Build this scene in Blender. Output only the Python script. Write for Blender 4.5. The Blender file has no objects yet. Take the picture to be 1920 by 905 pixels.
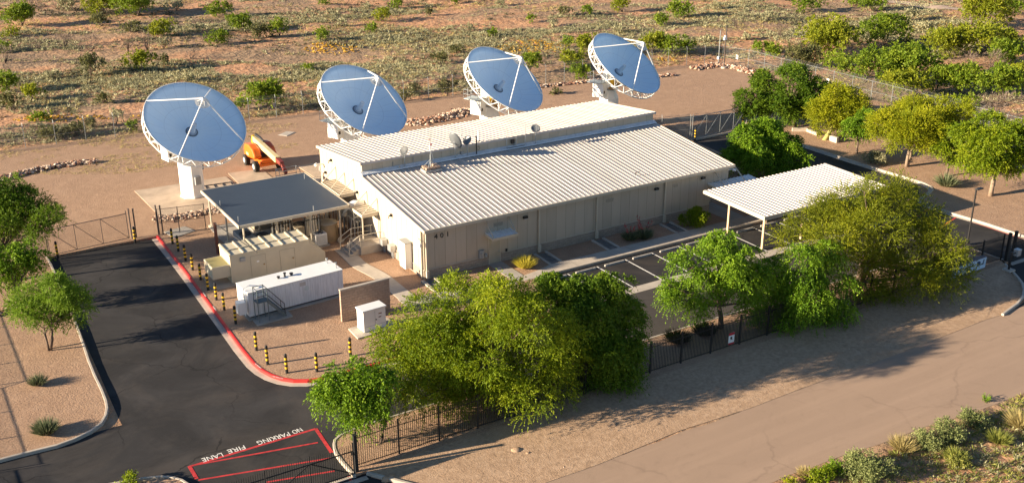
import bpy, bmesh, math, random
import numpy as np
from mathutils import Vector, Matrix, noise
R=math.radians
random.seed(7)
SC=bpy.context.scene
COL=SC.collection
# ---------------------------------------------------------------- camera survey
# the camera as solved from the building, parking stalls and fences (metres, building corner = origin)
FPX,CXP,CYP=2015.34,960.0,452.41
YAW,PIT,ROL=0.54976,0.37986,-0.00117
CAM=np.array([-33.2012,-66.8062,32.7630])
_f=np.array([math.sin(YAW)*math.cos(PIT),math.cos(YAW)*math.cos(PIT),-math.sin(PIT)])
_r0=np.array([math.cos(YAW),-math.sin(YAW),0.0]); _u0=np.cross(_r0,_f)
_r=math.cos(ROL)*_r0+math.sin(ROL)*_u0; _u=-math.sin(ROL)*_r0+math.cos(ROL)*_u0
def ray(px,py): return _f+_r*(px-CXP)/FPX-_u*(py-CYP)/FPX
def G(px,py,z=0.0):            # surveyed point on the level z
    d=ray(px,py); t=(z-CAM[2])/d[2]; p=CAM+t*d; return float(p[0]),float(p[1])
def WY(px,py,y=0.0):           # surveyed point on the plane y
    d=ray(px,py); t=(y-CAM[1])/d[1]; p=CAM+t*d; return float(p[0]),float(p[2])
def WX(px,py,x=0.0):
    d=ray(px,py); t=(x-CAM[0])/d[0]; p=CAM+t*d; return float(p[1]),float(p[2])
def depth(p): return float((np.array(p)-CAM)@_f)
def at_depth(px,py,dep):
    return CAM+ray(px,py)*dep
cam_d=bpy.data.cameras.new('camera'); cam=bpy.data.objects.new('camera',cam_d); COL.objects.link(cam)
cam_d.sensor_fit='HORIZONTAL'; cam_d.sensor_width=36; cam_d.lens=FPX/1920*36; cam_d.clip_end=5000; cam_d.clip_start=.5
cam.matrix_world=Matrix(((_r[0],_u[0],-_f[0],CAM[0]),(_r[1],_u[1],-_f[1],CAM[1]),(_r[2],_u[2],-_f[2],CAM[2]),(0,0,0,1)))
SC.camera=cam
# ---------------------------------------------------------------- object helpers
def tag(o,label=None,cat=None,group=None,kind=None):
    if label: o['label']=label
    if cat: o['category']=cat
    if group: o['group']=group
    if kind: o['kind']=kind
    return o
def thing(name,label,cat,loc=(0,0,0),rz=0,group=None):
    o=bpy.data.objects.new(name,None); COL.objects.link(o); o.empty_display_size=.2
    o.location=loc; o.rotation_euler=(0,0,rz); return tag(o,label,cat,group)
def copy_thing(src,loc,rz=0,label=None):
    r=src.copy(); COL.objects.link(r); r.location=loc; r.rotation_euler=(0,0,rz)
    if label: r['label']=label
    for ch in list(src.children):
        c=ch.copy(); COL.objects.link(c); c.parent=r
        for g in ch.children:
            d=g.copy(); COL.objects.link(d); d.parent=c
    return r
class MB:
    def __init__(s): s.v=[]; s.f=[]; s.m=[]
    def add(s,vs,fs,m=0):
        n=len(s.v); s.v+=[tuple(map(float,v)) for v in vs]; s.f+=[tuple(n+i for i in f) for f in fs]; s.m+=[m]*len(fs); return s
    def box(s,x0,x1,y0,y1,z0,z1,m=0):
        if x0>x1:x0,x1=x1,x0
        if y0>y1:y0,y1=y1,y0
        if z0>z1:z0,z1=z1,z0
        v=[(x,y,z) for z in (z0,z1) for x,y in ((x0,y0),(x1,y0),(x1,y1),(x0,y1))]
        return s.add(v,[(3,2,1,0),(4,5,6,7),(0,1,5,4),(1,2,6,5),(2,3,7,6),(3,0,4,7)],m)
    def tube(s,pts,r,n=8,m=0,cap=True,r2=None):
        pts=[Vector(p) for p in pts]; L=len(pts); rings=[]
        for i,p in enumerate(pts):
            t=(pts[min(i+1,L-1)]-pts[max(i-1,0)]).normalized()
            a=t.cross(Vector((0,0,1))) if abs(t.z)<.95 else t.cross(Vector((1,0,0)))
            a.normalize(); b=t.cross(a)
            rr=r if not isinstance(r,(list,tuple)) else r[i]
            if r2 is not None: rr=r+(r2-r)*i/(L-1)
            rings.append([p+(a*math.cos(2*math.pi*k/n)+b*math.sin(2*math.pi*k/n))*rr for k in range(n)])
        vs=[q for rg in rings for q in rg]; fs=[]
        for i in range(L-1):
            for k in range(n):
                k2=(k+1)%n; fs.append((i*n+k,i*n+k2,(i+1)*n+k2,(i+1)*n+k))
        if cap: fs.append(tuple(range(n-1,-1,-1))); fs.append(tuple((L-1)*n+k for k in range(n)))
        return s.add(vs,fs,m)
    def beam(s,p,q,w,h=None,m=0):   # rectangular bar from p to q
        h=h or w; p=Vector(p); q=Vector(q); t=(q-p).normalized()
        a=t.cross(Vector((0,0,1))) if abs(t.z)<.99 else Vector((1,0,0))
        a.normalize(); b=t.cross(a)
        vs=[]
        for o in (p,q):
            for i,j in ((-1,-1),(1,-1),(1,1),(-1,1)): vs.append(o+a*i*w/2+b*j*h/2)
        return s.add(vs,[(3,2,1,0),(4,5,6,7),(0,1,5,4),(1,2,6,5),(2,3,7,6),(3,0,4,7)],m)
    def prism(s,poly,z0,z1,m=0):
        n=len(poly)
        a=sum(poly[i][0]*poly[(i+1)%n][1]-poly[(i+1)%n][0]*poly[i][1] for i in range(n))
        if a<0: poly=poly[::-1]
        vs=[(x,y,z0) for x,y in poly]+[(x,y,z1) for x,y in poly]
        return s.add(vs,[tuple(range(n-1,-1,-1)),tuple(range(n,2*n))]+[(i,(i+1)%n,(i+1)%n+n,i+n) for i in range(n)],m)
    def quad(s,a,b,c,d,m=0): return s.add([a,b,c,d],[(0,1,2,3)],m)
    def build(s,name,mats,parent=None,smooth=False,bevel=0,kind=None):
        me=bpy.data.meshes.new(name); me.from_pydata(s.v,[],s.f)
        mats=mats if isinstance(mats,(list,tuple)) else [mats]
        for mm in mats: me.materials.append(mm)
        if any(s.m): me.polygons.foreach_set('material_index',s.m)
        if smooth: me.polygons.foreach_set('use_smooth',[True]*len(s.f))
        me.validate(); me.update()
        o=bpy.data.objects.new(name,me); COL.objects.link(o)
        if parent: o.parent=parent
        if bevel:
            b=o.modifiers.new('bevel','BEVEL'); b.width=bevel; b.segments=2; b.limit_method='ANGLE'
        if kind: o['kind']=kind
        return o
def polymesh(name,poly,z,mat,kind='structure',thick=0):
    bm=bmesh.new(); vs=[bm.verts.new((x,y,z(x,y) if callable(z) else z)) for x,y in poly]; f=bm.faces.new(vs)
    bm.normal_update()
    if f.normal.z<0: bmesh.ops.reverse_faces(bm,faces=[f])
    if thick:
        r=bmesh.ops.extrude_face_region(bm,geom=[f])
        bmesh.ops.translate(bm,verts=[e for e in r['geom'] if isinstance(e,bmesh.types.BMVert)],vec=(0,0,0))
        for v in vs: v.co.z-=thick
    bmesh.ops.triangulate(bm,faces=bm.faces[:])
    bmesh.ops.recalc_face_normals(bm,faces=bm.faces[:]) if thick else None
    me=bpy.data.meshes.new(name); bm.to_mesh(me); bm.free(); me.materials.append(mat)
    o=bpy.data.objects.new(name,me); COL.objects.link(o); o['kind']=kind; return o
def sweep(mb,path,prof,m=0,closed=False):
    """sweep a profile [(offset to the right,z)] along a ground path"""
    P=[Vector((p[0],p[1],0)) for p in path]; n=len(P); k=len(prof); vs=[]
    for i in range(n):
        if closed: a,b=P[i-1],P[(i+1)%n]
        else: a,b=P[max(i-1,0)],P[min(i+1,n-1)]
        d1=(P[i]-a).normalized() if (P[i]-a).length>0 else (b-P[i]).normalized()
        d2=(b-P[i]).normalized() if (b-P[i]).length>0 else d1
        t=(d1+d2).normalized(); r=Vector((t.y,-t.x,0)); c=max(.5,t.dot(d1)); 
        for o,z in prof: q=P[i]+r*(o/c); vs.append((q.x,q.y,z))
    fs=[]
    for i in range(n if closed else n-1):
        j=(i+1)%n
        for q in range(k):
            q2=(q+1)%k; fs.append((i*k+q,i*k+q2,j*k+q2,j*k+q))
    if not closed: fs+= [tuple(range(k-1,-1,-1)),tuple((n-1)*k+q for q in range(k))]
    return mb.add(vs,fs,m)
def smooth_path(p,it=2):
    for _ in range(it):
        q=[p[0]]
        for a,b in zip(p[:-1],p[1:]):
            q+= [(a[0]*.75+b[0]*.25,a[1]*.75+b[1]*.25),(a[0]*.25+b[0]*.75,a[1]*.25+b[1]*.75)]
        q.append(p[-1]); p=q
    return p
# ---------------------------------------------------------------- materials
MATS={}
class NT:
    def __init__(s,name):
        s.m=bpy.data.materials.new(name); s.m.use_nodes=True; s.t=s.m.node_tree; s.b=s.t.nodes['Principled BSDF']; s.out=s.t.nodes['Material Output']
    def n(s,typ,**kw):
        nd=s.t.nodes.new(typ)
        for k,v in kw.items():
            if k.startswith('i_'):
                key=k[2:]; key=int(key) if key.isdigit() else key.replace('_',' ')
                nd.inputs[key].default_value=v
            else: setattr(nd,k,v)
        return nd
    def l(s,a,b): s.t.links.new(a,b)
    def pos(s):
        return s.n('ShaderNodeNewGeometry').outputs['Position']
    def noise(s,scale,detail=4,rough=.55,vec=None,dist=0):
        nd=s.n('ShaderNodeTexNoise'); nd.inputs['Scale'].default_value=scale; nd.inputs['Detail'].default_value=detail; nd.inputs['Roughness'].default_value=rough; nd.inputs['Distortion'].default_value=dist
        s.l(vec or s.pos(),nd.inputs['Vector']); return nd.outputs['Fac']
    def ramp(s,fac,stops,interp='LINEAR'):
        r=s.n('ShaderNodeValToRGB'); r.color_ramp.interpolation=interp; e=r.color_ramp.elements
        while len(e)<len(stops): e.new(.5)
        for i,(p,c) in enumerate(stops):
            e[i].position=p; e[i].color=(c if hasattr(c,'__len__') else (c,c,c))[:3]+(1,) if hasattr(c,'__len__') else (c,c,c,1)
        s.l(fac,r.inputs[0]); return r.outputs[0]
    def mix(s,fac,a,b,mode='MIX'):
        m=s.n('ShaderNodeMix',data_type='RGBA',blend_type=mode)
        for ii,v in ((0,fac),(6,a),(7,b)):
            sock=m.inputs[ii]
            if hasattr(v,'is_linked') or hasattr(v,'links'): s.l(v,sock)
            elif isinstance(v,(int,float)): sock.default_value=v if ii==0 else (v,v,v,1)
            else: sock.default_value=tuple(v)[:3]+(1,)
        return m.outputs[2]
    def math(s,op,a,b=0,c=None):
        m=s.n('ShaderNodeMath',operation=op)
        for i,v in enumerate((a,b)+((c,) if c is not None else ())):
            if isinstance(v,(int,float)): m.inputs[i].default_value=v
            else: s.l(v,m.inputs[i])
        return m.outputs[0]
    def bump(s,h,strength=.5,dist=.05):
        b=s.n('ShaderNodeBump'); b.inputs['Strength'].default_value=strength; b.inputs['Distance'].default_value=dist
        s.l(h,b.inputs['Height']); s.l(b.outputs[0],s.b.inputs['Normal'])
    def col(s,v):
        if hasattr(v,'links'): s.l(v,s.b.inputs['Base Color'])
        else: s.b.inputs['Base Color'].default_value=tuple(v)[:3]+(1,)
def mat(name,c,rough=.6,metal=0,var=.12,vs=1.5,bump=0,bs=20,spec=.5):
    """painted / plain surface with weathering variation"""
    if name in MATS: return MATS[name]
    t=NT(name); t.b.inputs['Roughness'].default_value=rough; t.b.inputs['Metallic'].default_value=metal; t.b.inputs['Specular IOR Level'].default_value=spec
    lo=tuple(max(0,x*(1-var)) for x in c); hi=tuple(min(1,x*(1+var*.6)) for x in c)
    f=t.noise(vs,6,.65); t.col(t.ramp(f,[(.3,lo),(.62,hi)]))
    if bump: t.bump(t.noise(bs,3),bump,.02)
    MATS[name]=t.m; return t.m
# ---------------------------------------------------------------- ground materials
def ground_mat(name,base,dark,light,speck=9,big=.12,bump=.6,rock=True,tracks=False):
    t=NT(name); t.b.inputs['Roughness'].default_value=.95; t.b.inputs['Specular IOR Level'].default_value=.15
    f=t.noise(speck,3,.7); c=t.ramp(f,[(.28,dark),(.5,base),(.72,light)])
    c=t.mix(t.math('MULTIPLY',t.ramp(t.noise(big,5,.6),[(.35,0.0),(.7,1.0)]),.45),c,tuple(x*.78 for x in base))
    c=t.mix(t.ramp(t.noise(.9,4,.6),[(.45,0.0),(.75,.35)]),c,light)
    if tracks:
        c=t.mix(t.ramp(t.noise(.35,6,.6,dist=1.5),[(.5,0.0),(.62,.5)]),c,tuple(x*.72 for x in base))
    t.col(c)
    v=t.n('ShaderNodeTexVoronoi'); v.inputs['Scale'].default_value=9; t.l(t.pos(),v.inputs['Vector'])
    h=t.math('ADD',t.noise(18,4,.75),t.math('MULTIPLY',v.outputs['Distance'],-.45))
    h=t.math('ADD',h,t.math('MULTIPLY',t.noise(1.1,5,.65),1.6))
    t.bump(h,bump,.06); return t.m
M_GRAVEL=ground_mat('gravel',(.40,.255,.165),(.22,.135,.088),(.55,.375,.255),speck=9)
M_ROUGH=ground_mat('yard_soil',(.35,.24,.165),(.19,.13,.09),(.46,.35,.26),speck=5,big=.07,tracks=True)
M_VERGE=ground_mat('verge_dirt',(.44,.295,.19),(.30,.20,.13),(.54,.385,.265),speck=4,big=.3,bump=.4)
def asphalt_mat(name,c,crack=True,warm=1.0,patch=.62,cscale=.22,crk=.75,streak=0,dust=.0):
    t=NT(name); t.b.inputs['Roughness'].default_value=.85; t.b.inputs['Specular IOR Level'].default_value=.25
    a=tuple(x*.8 for x in c); b=tuple(x*1.25 for x in c)
    col=t.ramp(t.noise(30,2,.7),[(.3,a),(.7,b)])
    col=t.mix(t.math('MULTIPLY',t.ramp(t.noise(.22,6,.62,dist=.8),[(.42,0.0),(.68,1.0)]),patch),col,tuple(x*2.3 for x in c))
    col=t.mix(t.ramp(t.noise(.5,4,.7,dist=2),[(.55,0.0),(.72,.35)]),col,tuple(x*.7 for x in c))
    sm=t.n('ShaderNodeMapping'); sm.inputs['Scale'].default_value=(.06,1.1,1); sm.inputs['Rotation'].default_value=(0,0,R(streak)); t.l(t.pos(),sm.inputs[0])
    col=t.mix(t.ramp(t.noise(1.2,4,.6,vec=sm.outputs[0]),[(.45,0.0),(.7,.35)]),col,tuple(min(1,x*1.35) for x in c))
    if dust: col=t.mix(t.math('MULTIPLY',t.ramp(t.noise(.16,7,.7,dist=1.2),[(.5,0.0),(.66,1.0)]),dust),col,(.13,.105,.085))
    if crack:
        nz=t.n('ShaderNodeTexNoise'); nz.inputs['Scale'].default_value=.8; nz.inputs['Detail'].default_value=5; t.l(t.pos(),nz.inputs['Vector'])
        ad=t.n('ShaderNodeMix',data_type='VECTOR'); ad.inputs[0].default_value=.55
        mu=t.n('ShaderNodeVectorMath',operation='MULTIPLY_ADD'); mu.inputs[1].default_value=(1.6,1.6,0); t.l(nz.outputs['Color'],mu.inputs[0]); t.l(t.pos(),mu.inputs[2])
        v=t.n('ShaderNodeTexVoronoi',feature='DISTANCE_TO_EDGE',voronoi_dimensions='2D'); v.inputs['Scale'].default_value=cscale; t.l(mu.outputs[0],v.inputs['Vector'])
        ln=t.ramp(v.outputs['Distance'],[(0.0,1.0),(.006,.8),(.014,0.0)])
        msk=t.ramp(t.noise(.12,2),[(.45,0.0),(.55,1.0)])
        col=t.mix(t.math('MULTIPLY',t.math('MULTIPLY',ln,msk),crk),col,tuple(x*.35 for x in c))
    t.col(col); t.bump(t.noise(40,2,.8),.35,.01); return t.m
M_ASPH=asphalt_mat('asphalt_sealed',(.027,.0255,.0255),dust=.2,streak=84)
M_ASPHD=asphalt_mat('asphalt_parking',(.025,.024,.025),patch=.35,dust=.22)
M_ASPHO=asphalt_mat('asphalt_aisle',(.056,.049,.044),patch=.25)
M_ROAD=asphalt_mat('old_road',(.34,.24,.172),patch=.03,cscale=.12,crk=.22)
M_CONC=mat('concrete',(.46,.40,.33),.85,0,.16,1.2,.2,30)
M_CONC2=mat('concrete_grey',(.36,.33,.29),.85,0,.2,.8,.2,30)
M_PAD=mat('pad_concrete',(.47,.36,.26),.9,0,.25,.5,.2,30)
M_RED=mat('red_paint',(.62,.035,.03),.55,0,.2,3)
M_REDL=mat('red_line_paint',(.50,.035,.035),.7,0,.35,4)
M_WHITEL=mat('white_line_paint',(.72,.70,.66),.7,0,.2,4)
# desert soil with grey-green litter and yellow bloom
def desert_mat():
    t=NT('desert_soil'); t.b.inputs['Roughness'].default_value=.97; t.b.inputs['Specular IOR Level'].default_value=.1
    soil=t.ramp(t.noise(1.6,6,.7),[(.3,(.36,.185,.10)),(.5,(.50,.275,.155)),(.72,(.63,.385,.235))])
    lit=t.ramp(t.noise(2.5,6,.75),[(.3,(.12,.105,.07)),(.55,(.235,.21,.15)),(.75,(.33,.29,.21))])
    mp=t.n('ShaderNodeMapping'); mp.inputs['Scale'].default_value=(.6,1.35,1); t.l(t.pos(),mp.inputs['Vector'])
    k=t.ramp(t.noise(.05,7,.62,vec=mp.outputs[0]),[(.44,0.0),(.56,1.0)])
    c=t.mix(t.math('MULTIPLY',k,.6),soil,lit)
    t.col(c)
    t.bump(t.math('ADD',t.noise(1.4,5,.7),t.math('MULTIPLY',t.noise(.35,3),2)),.9,.25); return t.m
M_DES=desert_mat()
# ---------------------------------------------------------------- terrain
AZ=-.18
def terr(x,y):
    d=0
    if y>54: d=min(1,(y-54)/20)
    if x>73: d=max(d,min(1,(x-73)/20))
    if d==0: return AZ
    return AZ+d*(.55*noise.noise(Vector((x*.045,y*.07,3)))+.28*noise.noise(Vector((x*.16,y*.22,9)))+.1*noise.noise(Vector((x*.5,y*.6,1))))
def make_terrain():
    xs=[-1500,-900,-500,-260]+list(np.arange(-150,300.1,1.6))+[380,600,1000,1600]
    ys=[-1500,-800,-400,-200]+list(np.arange(-100,50,10))+list(np.arange(50,250.1,1.5))+[320,500,900,1800]
    nx,ny=len(xs),len(ys)
    vs=[(x,y,terr(x,y)) for y in ys for x in xs]
    fs=[(j*nx+i,j*nx+i+1,(j+1)*nx+i+1,(j+1)*nx+i) for j in range(ny-1) for i in range(nx-1)]
    me=bpy.data.meshes.new('ground'); me.from_pydata(vs,[],fs); me.materials.append(M_DES); me.polygons.foreach_set('use_smooth',[True]*len(fs))
    o=bpy.data.objects.new('ground',me); COL.objects.link(o); o['kind']='structure'
make_terrain()
# ---------------------------------------------------------------- yard, beds, roads
RK=[(-14.75,19.8),(-14.8,12),(-15.1,2.1),(-15.35,-5.4),(-15.1,-7.6),(-14.3,-9.2),(-12.9,-10.05),(-11,-10.1),(6.6,-10.0)]
LK=[(-60,-9.35),(-30.8,-9.35),(-29.2,-9.4),(-27.5,-9.5),(-25.6,-8.75),(-24.8,-7.3),(-24.55,-5.5),(-24.5,-1.2),(-24.2,3),(-23.9,8.6),(-23.6,17.5),(-23.6,19.75)]
RB=[(50.4,18.3),(50.5,12.3),(50.55,1.8),(51.1,-4.2),(50.5,-6.2),(48.6,-7.1),(47.1,-7.4),(46.2,-8.6),(46.15,-10.6),(46.6,-14),(46.7,-17.2),(46.7,-20.45)]
YARD=[(-80,56),(-80,-9.35)]+LK+[(-14.75,19.75)]+smooth_path(RK[1:],1)+[(6.95,-9.6),(6.95,-4.5),(7.6,-4.0),(33,-4.0),(33.6,-3.4),(33.8,-1),(40.2,2.5),(41.4,18.2)]+RB+[(71.4,-20.45),(71.3,41.7),(70,45.4),(62,47.3),(42,47.6),(22.5,49.4),(3.6,50.7),(-11,52.2),(-20,52.9)]
polymesh('gravel_yard',YARD,0,M_GRAVEL,thick=.3)
ASPH=[(-80,-9),(-24.3,-9),(-24.3,-8),(-23.4,19.9),(-14.6,19.9),(-14.6,-9),(-14.6,-9.6),(31,-9.6),(31,0),(41.2,2),(41.2,18.4),(50.6,18.4),(50.6,-4),(46.4,-8),(47,-21.4),(-80,-21.4)]
polymesh('driveway',ASPH,AZ+.004,M_ASPH)
polymesh('parking_lot',[(6.9,-9.1),(6.9,-3.9),(41.5,-3.9),(41.5,-9.1)],AZ+.008,M_ASPHD)
polymesh('parking_aisle',[(5.5,-16.7),(5.5,-9.95),(41.5,-9.95),(41.5,-16.7)],AZ+.008,M_ASPHO)
polymesh('drainage_strip',[(6.6,-10.0),(6.6,-9.05),(41.5,-9.05),(41.5,-10.0)],AZ+.014,M_CONC)
FB=[(-14.9,-20.95),(-14.95,-18.8),(-14.75,-17.8),(-14.35,-17.1),(-13.3,-16.8),(-12,-16.72),(39.2,-16.6),(40.0,-17.1),(40.4,-17.9),(40.5,-20.95)]
polymesh('front_planting_bed',FB,0,M_GRAVEL,thick=.3)
VG=[(-14.2,-20.95),(-12.4,-23.6),(-10.5,-25.6),(-8,-26.7),(-3.3,-26.8),(2.8,-26.45),(8,-26.7),(12.4,-26.6),(17.8,-26.65),(23.6,-26.6),(30.4,-26.4),(31.9,-26.5),(35.2,-25.75),(37.5,-24.35),(38.9,-22.6),(40.0,-20.9)]
polymesh('road_verge',VG,lambda x,y:-.004 if y>-21.2 else -.15,M_VERGE,thick=.25)
RD=[(-90,-27.6),(-14,-26.9),(-5,-26.75),(34,-26.4),(150,-26.2),(150,-35.2),(40,-34.6),(23.2,-34.1),(19,-33.95),(17.3,-33.8),(14.2,-33.5),(11.2,-33.4),(8,-33.1),(4.9,-32.95),(-8,-33),(-90,-34)]
RN=[]
random.seed(3)
for a,b in zip(RD,RD[1:]+RD[:1]):
    L=math.dist(a,b); n=max(1,int(L/1.2)) if L<60 else max(1,int(L/3))
    for i in range(n):
        t=i/n; RN.append((a[0]+(b[0]-a[0])*t,a[1]+(b[1]-a[1])*t+(random.uniform(-.1,.1) if i else 0)))
polymesh('road',RN,AZ+.012,M_ROAD)
polymesh('entrance_apron',[(-30,-21.3),(-14.3,-21.3),(-12.6,-23.7),(-10,-26.2),(-8,-27),(-30,-27.4)],AZ+.008,M_ASPH)
polymesh('exit_apron',[(40.1,-21.2),(39,-22.8),(37.6,-24.6),(35.2,-26.0),(31.9,-26.8),(60,-27),(60,-21.2)],AZ+.008,M_ASPH)
def kerb(name,path,side=1,mt=None,w=.16,gut=0,z1=.03):
    mb=MB(); e=.0
    sweep(mb,path,[(0*side,-.3),(w*side,-.3),(w*side,z1-.02),(w*side*.8,z1),(w*.1*side,z1),(0,z1-.02)],0)
    o=mb.build(name,mt or M_CONC,kind='structure')
    if gut:
        mb=MB(); sweep(mb,path,[((w+.003)*side,-.25),((w+gut)*side,-.25),((w+gut)*side,AZ+.012),((w+.003)*side,AZ+.02)],0)
        mb.build('kerb_gutter',M_CONC,kind='structure')
    return o
kerb('red_kerb',smooth_path(RK,1),1,M_RED,.17,.42)
kerb('kerb',smooth_path(LK,1),1,M_CONC,.17)
kerb('kerb',smooth_path(RB,1),1,M_CONC,.17,.3)
kerb('kerb',smooth_path([(-14.9,-21.0)]+FB[1:6],1)+[(39.2,-16.6),(40.0,-17.1),(40.4,-17.9),(40.5,-20.4)],-1,M_CONC,.16)
kerb('kerb',[(-14.2,-20.98),(-12.4,-23.6),(-10.5,-25.6)],1,M_CONC,.2,z1=0)
kerb('kerb',smooth_path([(31.9,-26.5),(35.2,-25.75),(37.5,-24.35),(38.9,-22.6),(40.0,-20.9),(40.5,-20.2)],1),1,M_CONC,.18,z1=.0)
kerb('kerb',[(41.4,18.35),(50.3,18.45)],1,M_CONC,.25)
mb=MB(); mb.box(40.6,60,-21.3,-20.9,-.25,AZ+.03); mb.build('gate_track_slab',M_CONC,kind='structure')
mb=MB(); mb.box(-32,-14.4,-21.5,-21.15,-.25,AZ+.03); mb.box(-32,-14.4,-20.95,-20.75,-.25,AZ+.035); mb.build('gate_track_slab',M_CONC,kind='structure')
# pavement along the building
mb=MB(); mb.prism([(7.15,-4.15),(7.6,-4.02),(33,-4.02),(33.5,-3.6),(33.6,-2.55),(9.6,-2.55),(8.3,-3.0),(6.5,-3.35),(6.3,-4.15)],-.3,.025)
x=9.5
mb.build('pavement',M_CONC,kind='structure')
mb=MB()
for i in range(13): mb.box(9.5+i*1.85,9.52+i*1.85,-4.0,-2.57,.0255,.0265)
mb.build('pavement_joint',mat('joint_dark',(.16,.13,.11),.9),kind='structure')
mb=MB(); mb.prism([(5.55,-.02),(6.75,-.02),(6.75,-3.3),(6.28,-3.4),(6.28,-4.1),(5.55,-3.7)],-.2,.03)
mb.prism([(28.1,1.9),(30.02,1.9),(30.02,-2.53),(28.1,-2.53)],-.2,.022); mb.prism([(-3.3,-2.2),(5.53,-3.5),(5.53,-4.35),(-3.3,-3.75)],-.2,.028); mb.build('path',M_CONC2,kind='structure')
wk=[(-2.9,9.0),(-2.95,7.0),(-3.1,5.2),(-2.75,3.4),(-2.55,2),(-2.6,0),(-2.6,-3.7)]
mb=MB(); sweep(mb,smooth_path(wk,2),[(-.62,-.2),(-.62,.03),(.62,.03),(.62,-.2)]); mb.build('path',M_CONC,kind='structure')
# parking markings
SX,SY=9.978,-4.157
mb=MB()
for i in range(11):
    xx=SX+2.743*i+(.06 if i<3 else -.04 if i<5 else -.1)
    mb.box(xx-.05,xx+.05,-9.04,-4.45,AZ+.0085,AZ+.014)
mb.build('parking_stripe',M_WHITEL,kind='structure')
def line(mb,a,b,w=.14,z=AZ+.006):
    a=Vector(a);b=Vector(b);t=(b-a).normalized();n=Vector((-t.y,t.x))*w/2
    mb.add([(a.x+n.x,a.y+n.y,z),(a.x-n.x,a.y-n.y,z),(b.x-n.x,b.y-n.y,z),(b.x+n.x,b.y+n.y,z),(a.x+n.x,a.y+n.y,z+.003),(a.x-n.x,a.y-n.y,z+.003),(b.x-n.x,b.y-n.y,z+.003),(b.x+n.x,b.y+n.y,z+.003)],[(3,2,1,0),(4,5,6,7),(0,1,5,4),(1,2,6,5),(2,3,7,6),(3,0,4,7)])
mb=MB(); zz=-.18
line(mb,G(355,874,zz),G(592,803,zz),.17); line(mb,G(360,872,zz),G(596,829,zz),.13,AZ+.010)
line(mb,G(592,803,zz),G(622,848,zz),.2,AZ+.014); line(mb,G(355,873,zz),G(369,897,zz),.2,AZ+.014)
line(mb,G(372,899,zz),G(620,858,zz),.13); line(mb,G(500,903,zz),G(628,882,zz),.13)
for y in (-10.5,-13.2): line(mb,(41.6,y),(46.0,y+1.2),.14)
line(mb,(45.95,-8.2),(46.35,-20.2),.14,AZ+.010)
for y in (-22.5,-24.3): line(mb,(41.4,y),(50,y+.8),.13,AZ+.016)
line(mb,G(653,892,zz),G(668,915,zz),.15,AZ+.012)
mb.build('fire_lane_marking',M_REDL,kind='structure')
def text(name,s,size,mt,loc,rot,parent=None,ext=.004,align='CENTER',sx=1):
    cu=bpy.data.curves.new(name,'FONT'); cu.body=s; cu.size=size; cu.extrude=ext; cu.align_x=align; cu.align_y='CENTER'; cu.resolution_u=2
    o=bpy.data.objects.new(name,cu); COL.objects.link(o); bpy.context.view_layer.update()
    dg=bpy.context.evaluated_depsgraph_get(); me=bpy.data.meshes.new_from_object(o.evaluated_get(dg)); bpy.data.objects.remove(o); bpy.data.curves.remove(cu)
    for v in me.vertices: v.co.x*=sx
    me.materials.clear(); me.materials.append(mt)
    o=bpy.data.objects.new(name,me); COL.objects.link(o); o.location=loc; o.rotation_euler=rot
    if parent: o.parent=parent
    return o
for w,(pa,pb) in {'NO':((565,803),(548,809)),'PARKING':((542,811),(482,829)),'FIRE':((459,836),(427,845)),'LANE':((417,850),(379,861))}.items():
    a=G(*pa,zz); b=G(*pb,zz); L=math.dist(a,b)
    o=text('fire_lane_lettering',w,.62,M_WHITEL,((a[0]+b[0])/2,(a[1]+b[1])/2-.05,AZ+.008),(0,0,math.atan2(b[1]-a[1],b[0]-a[0])))
    bw=max(v.co.x for v in o.data.vertices)-min(v.co.x for v in o.data.vertices)
    for v in o.data.vertices: v.co.x*=L/bw
    o['kind']='structure'
for p,r in (((-15.06,3.3,.034),-92),((-14.98,6.0,.034),-92),((-15.3,-6.6,.034),-82),((-14.75,-8.7,.034),-55)):
    o=text('kerb_lettering','NO PARKING',.13,M_WHITEL,p,(0,0,R(r))); o['kind']='structure'
# antenna pads
mb=MB(); mb.prism([(-13.67,32.4),(-13.45,23.7),(-5.0,23.7),(-5.1,32.0)],-.2,.05); mb.build('antenna_pad',M_PAD,kind='structure')
mb=MB(); mb.prism([(-4.6,33.0),(-1.3,32.6),(-1.5,26.0),(-4.8,26.0)],-.2,.04); mb.build('antenna_pad',M_PAD,kind='structure')
for cx in (6.4,21.9,36.7):
    mb=MB(); mb.prism([(cx-4.4,31.5),(cx-4.2,21.4),(cx+4.2,21.4),(cx+4.4,31.5)],-.2,.05); mb.build('antenna_pad',M_PAD,kind='structure')
mb=MB(); mb.prism([(-1.6,27.0),(-.6,28),(2.2,27.2),(1.5,20.4),(-1.0,20.4)],-.2,.045); mb.build('building_side_slab',M_CONC2,kind='structure')
mb=MB(); mb.prism([(-14.15,20.3),(-12.3,20.7),(-11.8,19.2),(-13.8,18.5)],-.2,.05); mb.build('utility_pad',M_CONC2,kind='structure')
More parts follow.
